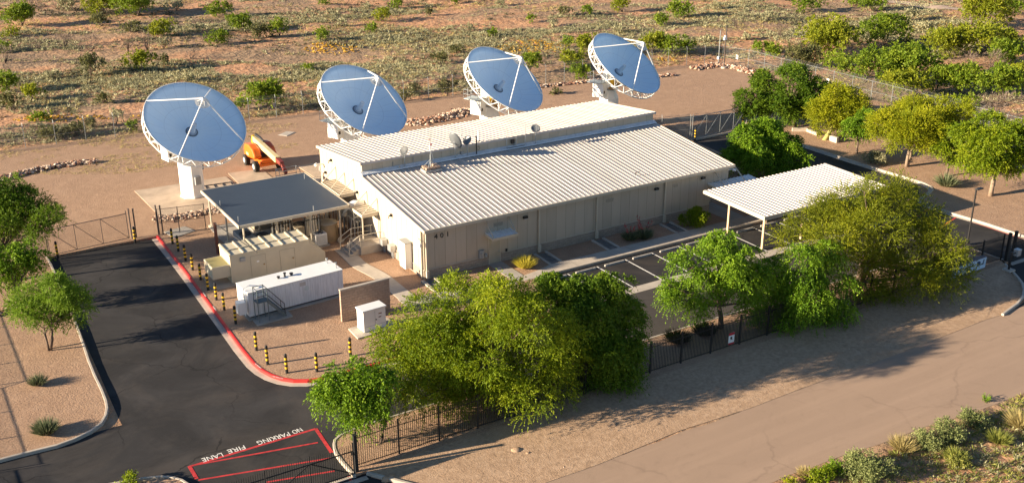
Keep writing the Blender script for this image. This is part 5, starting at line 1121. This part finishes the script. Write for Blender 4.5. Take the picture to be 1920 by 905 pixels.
def tussock(name,label,cat,base,r,h,mt,seed,n=500,w=.02,z0=0,fl=None):
    rng=np.random.default_rng(seed); T=thing(name,label,cat,(base[0],base[1],z0))
    a=rng.random(n)*6.283; q=rng.random(n)**.6; p=np.stack([np.cos(a)*q*r*.35,np.sin(a)*q*r*.35,np.zeros(n)],1)
    L=h*rng.uniform(.7,1.15,n); d=unit(np.stack([np.cos(a)*q*1.2,np.sin(a)*q*1.2,np.full(n,.9)],1)+rng.normal(size=(n,3))*.12)
    b=unit(np.cross(d,rng.normal(size=(n,3)))); t=rng.normal(.5,.18,n)
    leafmesh('blades',p,d*L[:,None],b,np.full(n,w),t,mt,T)
    if fl:
        for i in range(fl):
            aa=rng.random()*6.283; e=Vector((math.cos(aa)*r*rng.uniform(.3,1.2),math.sin(aa)*r*rng.uniform(.3,1.2),h*rng.uniform(1.1,1.9))); mb=MB(); mb.tube([(0,0,0),e*.6+Vector((0,0,.1)),e],.012,4); mb.build('flower_stalk',M_BARK,T)
            m=14; pp=np.array(e)[None]-(np.array(e)*.35)[None]*rng.random((m,1)); dd=unit(rng.normal(size=(m,3)))
            leafmesh('flower',pp,dd*.14,unit(np.cross(dd,rng.normal(size=(m,3)))),np.full(m,.04),rng.random(m),L_RED,T)
    return T
tussock('yellow_grass','yellow grass clump beside the front door path','grass clump',G(984,502),.75,1.05,leaf_mat('yellow_grass_leaf',(.30,.25,.03),(.52,.45,.05),(.7,.62,.12)),31,900,.016)
bush('round_shrub','round dark clipped shrub at the right end of the front wall','shrub',G(1297,423),2.6,1.75,L_MID,32,2.2,.09,.03)
tussock('red_yucca','left clump of spiky yucca with pink flowers by the front wall','yucca',G(1181,450),.7,.9,L_YUC,33,420,.018,fl=4)
tussock('red_yucca','right clump of spiky yucca with the most pink flowers by the front wall','yucca',G(1207,447),.8,1.0,L_YUC,34,520,.018,fl=7)
tussock('yucca','smaller spiky grey-green yucca with faint red flower stalks on the left bed','yucca',G(71,721),.55,.75,L_YUC,35,420,.015,fl=0)
tussock('yucca','larger spiky grey-green yucca near the kerb at the bottom left','yucca',G(88,812),.7,.95,L_YUC,36,700,.017)
tussock('agave','spiky grey-green agave under the slim tree on the right bed','agave',G(1774,349),1.1,1.3,L_YUC,37,420,.03)
bush('sage_bush','pale grey sage bush at the kerb below the round palo verde','shrub',G(1643,304),2.5,1.3,L_SAG,38,1.2,.13,.035)
bush('round_shrub','green clipped shrub poking in at the bottom edge by the fire lane','shrub',G(243,912),2.0,.75,L_MID,39,1.8,.09,.03,z0=-.1)
mb=MB(); mb.prism([(G(195,925)[0],G(195,925)[1]),(G(290,897)[0],G(290,897)[1]),(G(335,897)[0],G(335,897)[1]),(G(352,912)[0],G(352,912)[1]),(G(300,960)[0],G(300,960)[1])],-.2,-.02); mb.build('planting_bed',M_GRAVEL,kind='structure')
kerb('kerb',smooth_path([G(200,908),G(290,892),G(332,895),G(358,912)],1),-1,M_CONC,.15,z1=.01)
for px,py,w,h,s in ((1270,655,2.3,.9,1),(1320,640,2.0,.85,2)):
    tussock('deer_grass','shade-darkened green grass mound behind the fence, %s of the pair by the dark trunk'%('left' if s==1 else 'right'),'grass clump',G(px,py-14),1.0,.95,leaf_mat('deer_grass_leaf_shaded',(.01,.018,.006),(.02,.035,.01),(.045,.06,.02)),40+s,700,.02)  # blade colours darkened to hold the shade these clumps stand in
L_RSG=leaf_mat('leaf_saltbush',(.09,.12,.035),(.20,.235,.08),(.34,.36,.14),.25)
# ---- roadside shrubs, bottom right
Zr=AZ
for i,(px,py,w,h,m,lab) in enumerate([(1625,893,2.3,1.35,L_SAG,'largest pale green roadside shrub, lowest on the far side of the road'),(1743,838,1.35,1.05,L_SAG,'left one of two touching grey-green roadside shrubs'),(1773,826,1.4,1.25,L_SAG,'right one of two touching grey-green roadside shrubs'),(1824,800,1.35,.75,L_SAG,'low grey-green shrub above the touching pair at the road edge'),(1536,902,1.3,.7,L_MID,'small dark green shrub at the bottom edge left of the largest roadside shrub'),(1568,888,.8,.75,L_BRI,'little bright green shrub against the largest roadside shrub'),(1478,912,.7,.4,L_YEL,'tiny yellow-green shrub cut by the bottom edge of the photo'),(1795,872,.9,.5,L_GGR,'small green tuft in the weedy verge below the touching shrubs'),(1660,760,.35,.18,L_BRI,'tiny weed alone on the road edge')]):
    if i==8: px,py=1845,750
    bush('roadside_shrub',lab,'shrub',G(px,py,Zr),w*1.18,h*1.15,L_RSG if m is L_SAG else m,60+i,2.0,.1,.024,z0=Zr-.02,spray=.28)
for i,(px,py,r,h,lab,m) in enumerate([(1692,842,.6,.7,'straw-coloured grass clump between two roadside shrubs',L_STR),(1912,800,.5,.9,'tall straw-yellow grass clump at the right edge of the photo',L_STR),(1872,828,.6,.6,'wide yellow-green grass clump below the tall straw clump',L_GGR),(1512,895,.4,.5,'straw grass clump at the very bottom of the road edge',L_STR),(1790,860,.6,.55,'yellow-green grass clump in the middle of the weedy verge',L_GGR)]):
    tussock('grass_clump',lab,'grass clump',G(px,py,Zr),r*1.3,h*1.25,m,80+i,700,.014,z0=Zr)
# ---- scrubland shrubs and trees:  px, py of the base, width px, height px, kind
DS='''42 48 60 34 g;195 27 70 32 y;257 32 82 44 g;404 33 55 24 g;307 69 50 27 y;407 83 46 20 g;455 58 54 27 g;484 73 40 22 o;524 69 34 28 g;600 76 34 18 g;265 134 58 30 y;170 145 46 36 o;12 173 52 34 g;65 189 34 26 y;22 207 34 26 o;193 195 26 14 o;78 228 32 13 g;504 210 68 50 g;248 248 20 18 g;95 262 46 20 o;145 256 44 18 o;172 240 16 12 o;247 62 38 16 o;20 70 36 14 y;240 99 32 28 b;277 97 30 30 b;170 97 52 24 b;120 90 40 22 b;73 94 30 18 b;10 120 34 28 b;310 126 18 18 o;307 92 28 16 s;357 111 26 9 b;218 234 24 22 s;450 207 26 17 g;577 133 20 8 g;10 98 44 16 g;190 50 46 18 o;60 30 50 30 b;130 20 40 20 s;330 22 34 16 s;746 18 32 16 g;714 41 38 19 y;806 31 16 12 o;693 64 27 16 g;925 70 15 12 g;823 122 28 19 o;857 102 26 13 o;996 43 19 10 g;1058 31 26 15 o;1103 30 24 16 g;1167 24 38 21 y;1240 48 32 18 g;1279 35 52 27 g;776 177 26 16 o;838 180 30 25 o;757 192 20 16 o;992 138 42 34 g;1067 90 26 18 g;1092 108 46 36 y;1074 127 48 26 y;1085 152 44 26 g;1222 102 50 34 y;1256 104 52 32 g;1290 104 36 22 g;609 10 22 9 g;853 10 20 10 g;1032 52 22 12 s;940 12 24 10 s;1519 24 56 20 g;1600 12 42 14 g;1636 24 48 24 g;1820 50 108 56 y;1380 54 26 12 b;1399 77 20 10 s;1463 70 30 20 b;1430 102 42 18 g;1456 107 42 18 g;1545 102 108 50 y;1658 88 88 42 g;1772 106 74 38 y;1845 100 112 40 y;1885 122 62 34 g;1620 156 138 46 g;1700 162 102 56 g;1690 184 82 38 y;1756 172 54 36 g;1800 178 62 42 g;1872 188 74 48 g;1810 130 52 24 b;1855 130 50 24 b;1510 124 90 30 o;1707 94 30 14 o;1815 205 56 16 g;1873 226 82 34 b;1770 192 24 12 o;1855 76 52 16 o;1740 60 40 14 s;1320 80 24 10 s;1340 20 26 12 s;1440 40 28 12 s;1560 60 34 14 o;1700 40 34 16 s;1900 30 44 22 g;1905 160 50 30 y;1480 130 30 14 o;1890 100 40 20 o;690 20 22 9 s;880 60 24 10 s;540 30 26 12 b;1160 62 22 10 s;640 50 24 10 s;370 60 28 12 s;100 150 30 12 s;350 150 26 10 s;330 205 22 12 o;1040 180 22 10 o'''
KN={'g':('green','desert_bush',L_DES,'bush'),'y':('yellow-green','desert_bush',L_DEY,'bush'),'o':('olive','desert_bush',L_DEO,'bush'),'b':('bare brown','bare_bush',L_BRN,'bush'),'s':('grey-green','sage_bush',L_SAG,'bush')}
def where(px,py):
    col='above the leftmost antenna' if 267<px<461 else 'left of the leftmost antenna' if px<=267 else 'between antennas one and two' if px<597 else 'above the second antenna' if px<765 else 'between antennas two and three' if px<870 else 'above the third antenna' if px<1020 else 'between antennas three and four' if px<1105 else 'above the rightmost antenna' if px<1240 else 'above the yard corner' if px<1450 else 'beyond the right-hand fence' if px<1700 else 'in the top right area'
    row='at the top edge' if py<35 else 'far out in the scrub' if py<80 else 'midway in the scrub' if py<135 else 'just behind the fence'
    return row+', '+col
ents=[]
for q in DS.split(';'):
    a=q.split(); ents.append((float(a[0]),float(a[1]),float(a[2]),float(a[3]),a[4]))
seen={}
for e in ents:
    sz='small' if e[2]<30 else 'mid-sized' if e[2]<52 else 'large'; k=(sz,KN[e[4]][0],where(e[0],e[1])); seen.setdefault(k,[]).append(e)
ORD=['leftmost','second from left','third from left','fourth from left','fifth from left']
LABS={}
for k,l in seen.items():
    l.sort(key=lambda e:e[0])
    for i,e in enumerate(l):
        body='%s %s bush %s'%k
        if len(l)>1: body=(ORD[i] if i<5 else 'rightmost')+' '+body
        LABS[e]=body
BASEP={}
for i,e in enumerate(ents):
    px,py,w,h,kd=e; z=0
    for _ in range(4): x,y=G(px,py-1,z); z=terr(x,y)
    dep=depth((x,y,z)); k_=1.3 if px>1480 else 1.12; W_=w*dep/FPX*k_; H_=h*dep/FPX*1.05*k_; rng=random.Random(i*7+1)
    nmc,nm,m,cat=KN[kd]; 
    big=w>=44 and kd not in 'bs'
    T=thing('desert_tree' if big and h>25 else nm,LABS[e],'bush',(x,y,z),group='bushes scattered over the scrubland'); B=[]
    nb=4 if w<30 else 7 if w<60 else 11
    for j in range(nb):
        a=rng.random()*6.283; q=math.sqrt((j+.3)/nb); r=min(W_*.27,H_*.42)*rng.uniform(.75,1.15)
        B.append((x+math.cos(a)*q*(W_*.5-r*.7),y+math.sin(a)*q*(W_*.5-r*.7)*.8,z+max(r*.7,H_-r*.9)*(1-.35*q*rng.random()),r))
    ll=.30 if w<40 else .34
    A=sum(b[3]**2 for b in B)
    if kd=='b': foliage('foliage',B,m,T,900+i,int(A*16)+20,5,.5,.018,.4,-.2,(x,y,z),spread=.3)
    else: foliage('foliage',B,m,T,900+i,int(A*26)+25,7,ll,.075,.38,.15,(x,y,z),sub=8)
    mb=MB(); nst=6 if kd=='b' else 4
    for j in range(nst):
        b=B[j%len(B)]; c=Vector(b[:3])-Vector((x,y,z)); mb.tube([(0,0,-.1),c*.5+Vector((0,0,-.1)),c+Vector((0,0,b[3]*.3))],[.07,.045,.02],4,cap=False)
    mb.build('stem',M_BARK,T)
# ---- ground-hugging scrub, too many to count
def scrub(name,label,cat,n,region,mt,size,seed,accept,per=12,zf=terr,up=.6,lw=.05):
    rng=np.random.default_rng(seed); P=[];S=[];tn=[]
    tries=0
    while len(P)<n and tries<n*14:
        tries+=1; px=rng.uniform(region[0],region[2]); py=rng.uniform(region[1],region[3])
        x,y=G(px,py,AZ)
        if rng.random()>min(1,(depth((x,y,0))/180)**3): continue
        a=accept(x,y,px,py)
        if rng.random()<a: P.append((x,y,zf(x,y))); S.append(size*rng.uniform(.5,1.35)); tn.append(rng.normal(.5,.2)+.25*noise.noise(Vector((x*.08,y*.1,5))))
    P=np.array(P);S=np.array(S);tn=np.array(tn);m=len(P)
    ci=np.repeat(np.arange(m),per); d=unit(rng.normal(size=(m*per,3))*np.array([1,1,.5])+np.array([0,0,up])); d[:,2]=np.abs(d[:,2])
    s=S[ci]; p=P[ci]+d*np.array([1,1,0])*(s*.35*rng.random(m*per))[:,None]; b=unit(np.cross(d,rng.normal(size=(m*per,3))))
    o=leafmesh(name,p,d*(s*rng.uniform(.6,1.1,m*per))[:,None],b,s*lw*rng.uniform(.8,1.4,m*per),tn[ci]+rng.normal(0,.08,m*per),mt)
    return tag(o,label,cat,kind='stuff')
def patch(x,y,s=1,off=0,t=.0): 
    v=noise.noise(Vector((x*.03*s,y*.068*s,off)))+.55*noise.noise(Vector((x*.09*s,y*.2*s,off+4)))+.3*noise.noise(Vector((x*.3,y*.45,off+8)))
    return max(0,min(1,(v-t)*4))
def outside(x,y):
    return (y>54-.12*max(0,x+10)*(1 if x<65 else 1) and y>48.5) or x>73
def ybump(px,py):   # the photo's denser green-grey swathes
    v=0
    for cx,cy,rx,ry in ((170,150,330,42),(100,190,170,28),(330,170,170,34),(560,190,90,14),(700,130,220,26),(900,80,250,34),(740,70,200,22),(1250,70,160,40),(1400,40,200,25),(1650,60,260,22)):
        v=max(v,1-((px-cx)/rx)**2-((py-cy)/ry)**2)
    return max(0,v)
bare=((330,105,150,10),(180,70,140,7),(560,110,130,9),(1330,62,85,11),(640,98,90,8),(1000,45,70,10),(240,205,90,12),(470,130,80,12),(1180,20,60,8),(1430,48,50,6),(60,125,80,8))
def isbare(px,py): return max(0,max(1.25-((px-cx)/rx)**2-((py-cy)/ry)**2 for cx,cy,rx,ry in bare))
def acc1(x,y,px,py):
    if not outside(x,y): return 0
    return max(0,min(1,patch(x,y,1,0,.07)*.75+ybump(px,py)*.6+.02-isbare(px,py)*1.3))
scrub('low_sage','low grey-green sage and grass covering the scrubland','scrub',30000,(-120,-6,2060,300),L_SAG,.42,501,acc1,11,lw=.10)
scrub('dry_grass','pale dry grass between the scrubland bushes','grass',9000,(-120,-6,2060,300),L_STR,.36,502,lambda x,y,px,py:(0 if not outside(x,y) else max(0,patch(x,y,1.3,20,.0)*.5+ybump(px,py)*.35-isbare(px,py)*.5)),10,lw=.08)
scrub('dark_scrub','dark brown-green low scrub scattered over the scrubland','scrub',2600,(-120,-6,2060,300),leaf_mat('scrub_dark',(.05,.05,.03),(.10,.095,.055),(.18,.16,.09),.1),.6,503,lambda x,y,px,py:(0 if not outside(x,y) else max(0,patch(x,y,1.1,40,.1)*.5-isbare(px,py)*.8)),18,lw=.06)
def yel(px,py): 
    return max(0,max(1-((px-cx)/rx)**2-((py-cy)/ry)**2 for cx,cy,rx,ry in ((1000,88,72,13),(620,93,60,9),(95,222,80,8),(165,222,50,5),(300,218,60,5),(1760,55,60,8),(1250,112,24,4))))
scrub('yellow_wildflowers','orange-yellow wildflower patches behind the fence','wildflowers',5000,(0,40,1900,240),leaf_mat('wildflower_yellow',(.42,.24,.03),(.60,.36,.04),(.72,.5,.10),.1),.26,504,lambda x,y,px,py:(1 if outside(x,y) and yel(px,py)>0 else 0)*min(1,yel(px,py)*2),6,lw=.3,up=.9)
flatz=lambda x,y:-.02
scrub('yard_weeds','thin dry weeds on the soil inside the back fence','weeds',2600,(0,235,560,330),L_STR,.22,505,lambda x,y,px,py:(patch(x,y,2,60,-.05) if (y>38 and not outside(x,y)) else 0),6,zf=flatz,lw=.06)
scrub('verge_weeds','mixed green and straw weeds on the dirt beyond the road','weeds',5500,(1440,720,2000,960),L_GGR,.30,506,lambda x,y,px,py:(min(1,.12+patch(x,y,6,70,.0)+(.8 if y>-36 else 0)) if y<-34.3 else 0)*8,9,zf=lambda x,y:AZ,lw=.05)
scrub('verge_weeds','pale sage weeds among the green weeds beyond the road','weeds',2600,(1440,720,2000,960),L_SAG,.28,507,lambda x,y,px,py:(min(1,.08+patch(x,y,6,90,.0)) if y<-34.8 else 0)*8,9,zf=lambda x,y:AZ,lw=.08)
# ---- rocks
def rocks(name,label,pts,w,n,size,mts,seed,h=.3,z0=0):
    rng=random.Random(seed); mb=MB(); P=[Vector((p[0],p[1],0)) for p in pts]; L=[(b-a).length for a,b in zip(P,P[1:])]; tot=sum(L)
    for i in range(n):
        s=rng.random()*tot; k=0
        while s>L[k]: s-=L[k]; k+=1
        t=(P[k+1]-P[k]).normalized(); q=P[k]+t*s; off=rng.gauss(0,.33)*w; nr=Vector((t.y,-t.x,0)); c=q+nr*off+Vector((0,0,z0+max(0,h*(1-abs(off)/w)*rng.random())))
        r=size*rng.uniform(.5,1.3); vs=[]
        for d in ((1,0,0),(-1,0,0),(0,1,0),(0,-1,0),(0,0,1),(.6,.6,.5),(-.6,.5,.5),(.5,-.6,.5),(-.6,-.6,.4)):
            v=Vector(d)*r*rng.uniform(.65,1.1); v.z*=.75; vs.append(v)
        M=Matrix.Rotation(rng.random()*6.28,3,'Z')
        vs=[c+M@v for v in vs]
        mb.add(vs,[(0,2,5),(2,4,5),(4,0,5),(2,1,6),(1,4,6),(4,2,6),(0,3,7),(7,3,4),(0,7,4),(1,8,3),(3,8,4),(1,4,8)],rng.randrange(len(mts)))
    o=mb.build(name,mts); tag(o,label,'rocks',kind='stuff'); return o
RM=[mat('rock_rust',(.33,.17,.10),.9,0,.2,3),mat('rock_tan',(.50,.36,.25),.9,0,.2,3),mat('rock_brown',(.22,.12,.085),.9,0,.2,3),mat('rock_pale',(.58,.46,.36),.9,0,.2,3)]
rocks('rock_berm','low berm of rusty and tan rocks left of the leftmost antenna',[G(-40,347),G(5,336),G(60,322),G(120,310),G(182,304)],.9,900,.2,RM,1,.35)
rocks('rock_berm','curved berm of colourful rocks behind the second and third antennas',[G(757,232),G(800,228),G(840,220),G(875,208)],1.6,900,.24,RM,2,.4)
rocks('rock_berm','rock edging at the far corner of the yard round the light poles',[G(1300,130),G(1345,122),G(1380,128),G(1430,142)],1.3,800,.25,RM,3,.35)
rocks('rock_berm','thin rock line behind the third and fourth antennas',[G(1000,165),G(1060,158),G(1120,152),G(1200,148),G(1265,141)],.8,550,.22,RM,4,.25)
rocks('rock_bed','tan rocks between the antenna pad and the yard fence',[G(285,412),G(330,408),G(380,400),G(408,392)],1.0,520,.18,RM[1:],5,.2)
rocks('rock_berm','rocks by the rear gate behind the building',[G(1400,236),G(1420,228)],.8,160,.24,RM,6,.3)
rocks('rock_bed','brown rocks at the left edge under the bright green tree',[G(-10,592),G(30,575),G(75,560)],.7,260,.15,RM,7,.15)
rocks('loose_stones','loose pale stones and clods on the dirt beside the road',[G(700,898,-.15),G(860,850,-.15),G(980,850,-.15),G(1070,860,-.15)],2.2,260,.045,RM[1:],8,.02,-.15)
for i,(px,py,s,l) in enumerate([(968,845,.34,'larger flat dirt clod on the verge below the huge mesquite'),(990,850,.2,'smaller clod right of the flat dirt clod on the verge'),(728,897,.4,'dirt lump at the bottom of the verge near the gate'),(936,503,.2,'pale stone at the end of the front door path')]):
    x,y=G(px,py,-.15 if py>600 else 0); T=thing('stone',l,'stone',(x,y,-.15 if py>600 else 0)); mb=MB(); rr=random.Random(i)
    vs=[(math.cos(a*.7854)*s*rr.uniform(.8,1.2)*k2,math.sin(a*.7854)*s*.7*rr.uniform(.8,1.2)*k2,z*s) for k2,z in ((1,-.1),(.9,.3),(.45,.5)) for a in range(8)]
    fs=[tuple(range(16,24))]+[(k*8+j,k*8+(j+1)%8,(k+1)*8+(j+1)%8,(k+1)*8+j) for k in range(2) for j in range(8)]; mb.add(vs,fs); mb.build('stone_body',M_VERGE if py>600 else RM[3],T,smooth=True)
# dirt track at the top right
tp=[G(1560,-14,-.1),G(1640,-2,-.1),G(1700,5,-.1),G(1780,15,-.1),G(1850,24,-.1),G(1960,38,-.1)]
fine=[]
for a,b in zip(tp[:-1],tp[1:]):
    n=max(1,int(math.dist(a,b)/1.0)); fine+=[(a[0]+(b[0]-a[0])*k/n,a[1]+(b[1]-a[1])*k/n) for k in range(n)]
mb=MB(); vs=[]
for k in range(len(fine)-1):
    t=Vector((fine[k+1][0]-fine[k][0],fine[k+1][1]-fine[k][1])).normalized(); nr=Vector((-t.y,t.x))
    for o in (-2.2,-1.1,0,1.1,2.2): q=Vector(fine[k])+nr*o; vs.append((q.x,q.y,terr(q.x,q.y)+.09))
n=len(fine)-1; mb.add(vs,[(k*5+j+1,k*5+j,(k+1)*5+j,(k+1)*5+j+1) for k in range(n-1) for j in range(4)]); mb.build('dirt_track',mat('track_dirt',(.50,.36,.26),.95),kind='structure')
# ---------------------------------------------------------------- light
W=bpy.data.worlds.new('World'); SC.world=W; W.use_nodes=True; nt=W.node_tree
SUN_EL=R(15.8); az=R(180-12.5)   # direction TOWARD the sun in the ground plane
sd=Vector((math.cos(az)*math.cos(SUN_EL),math.sin(az)*math.cos(SUN_EL),math.sin(SUN_EL)))
sky=nt.nodes.new('ShaderNodeTexSky'); sky.sky_type='NISHITA'; sky.sun_disc=False; sky.sun_elevation=SUN_EL; sky.sun_rotation=math.atan2(sd.x,sd.y)%(2*math.pi)
sky.altitude=800; sky.air_density=.8; sky.dust_density=0; sky.ozone_density=1.5
bg=nt.nodes['Background']; bg.inputs['Strength'].default_value=.058; nt.links.new(sky.outputs[0],bg.inputs['Color'])
sl_=bpy.data.lights.new('sun','SUN'); sl_.energy=5.0; sl_.angle=R(.53); sl_.color=(1,.83,.61)
so=bpy.data.objects.new('sun',sl_); COL.objects.link(so); so.rotation_euler=(-sd).to_track_quat('-Z','Y').to_euler(); so.location=(-40,20,40)
SC.view_settings.view_transform='Standard'; SC.view_settings.look='None'; SC.view_settings.gamma=1; SC.view_settings.exposure=1.55
SC.cycles.max_bounces=6; SC.cycles.transparent_max_bounces=12
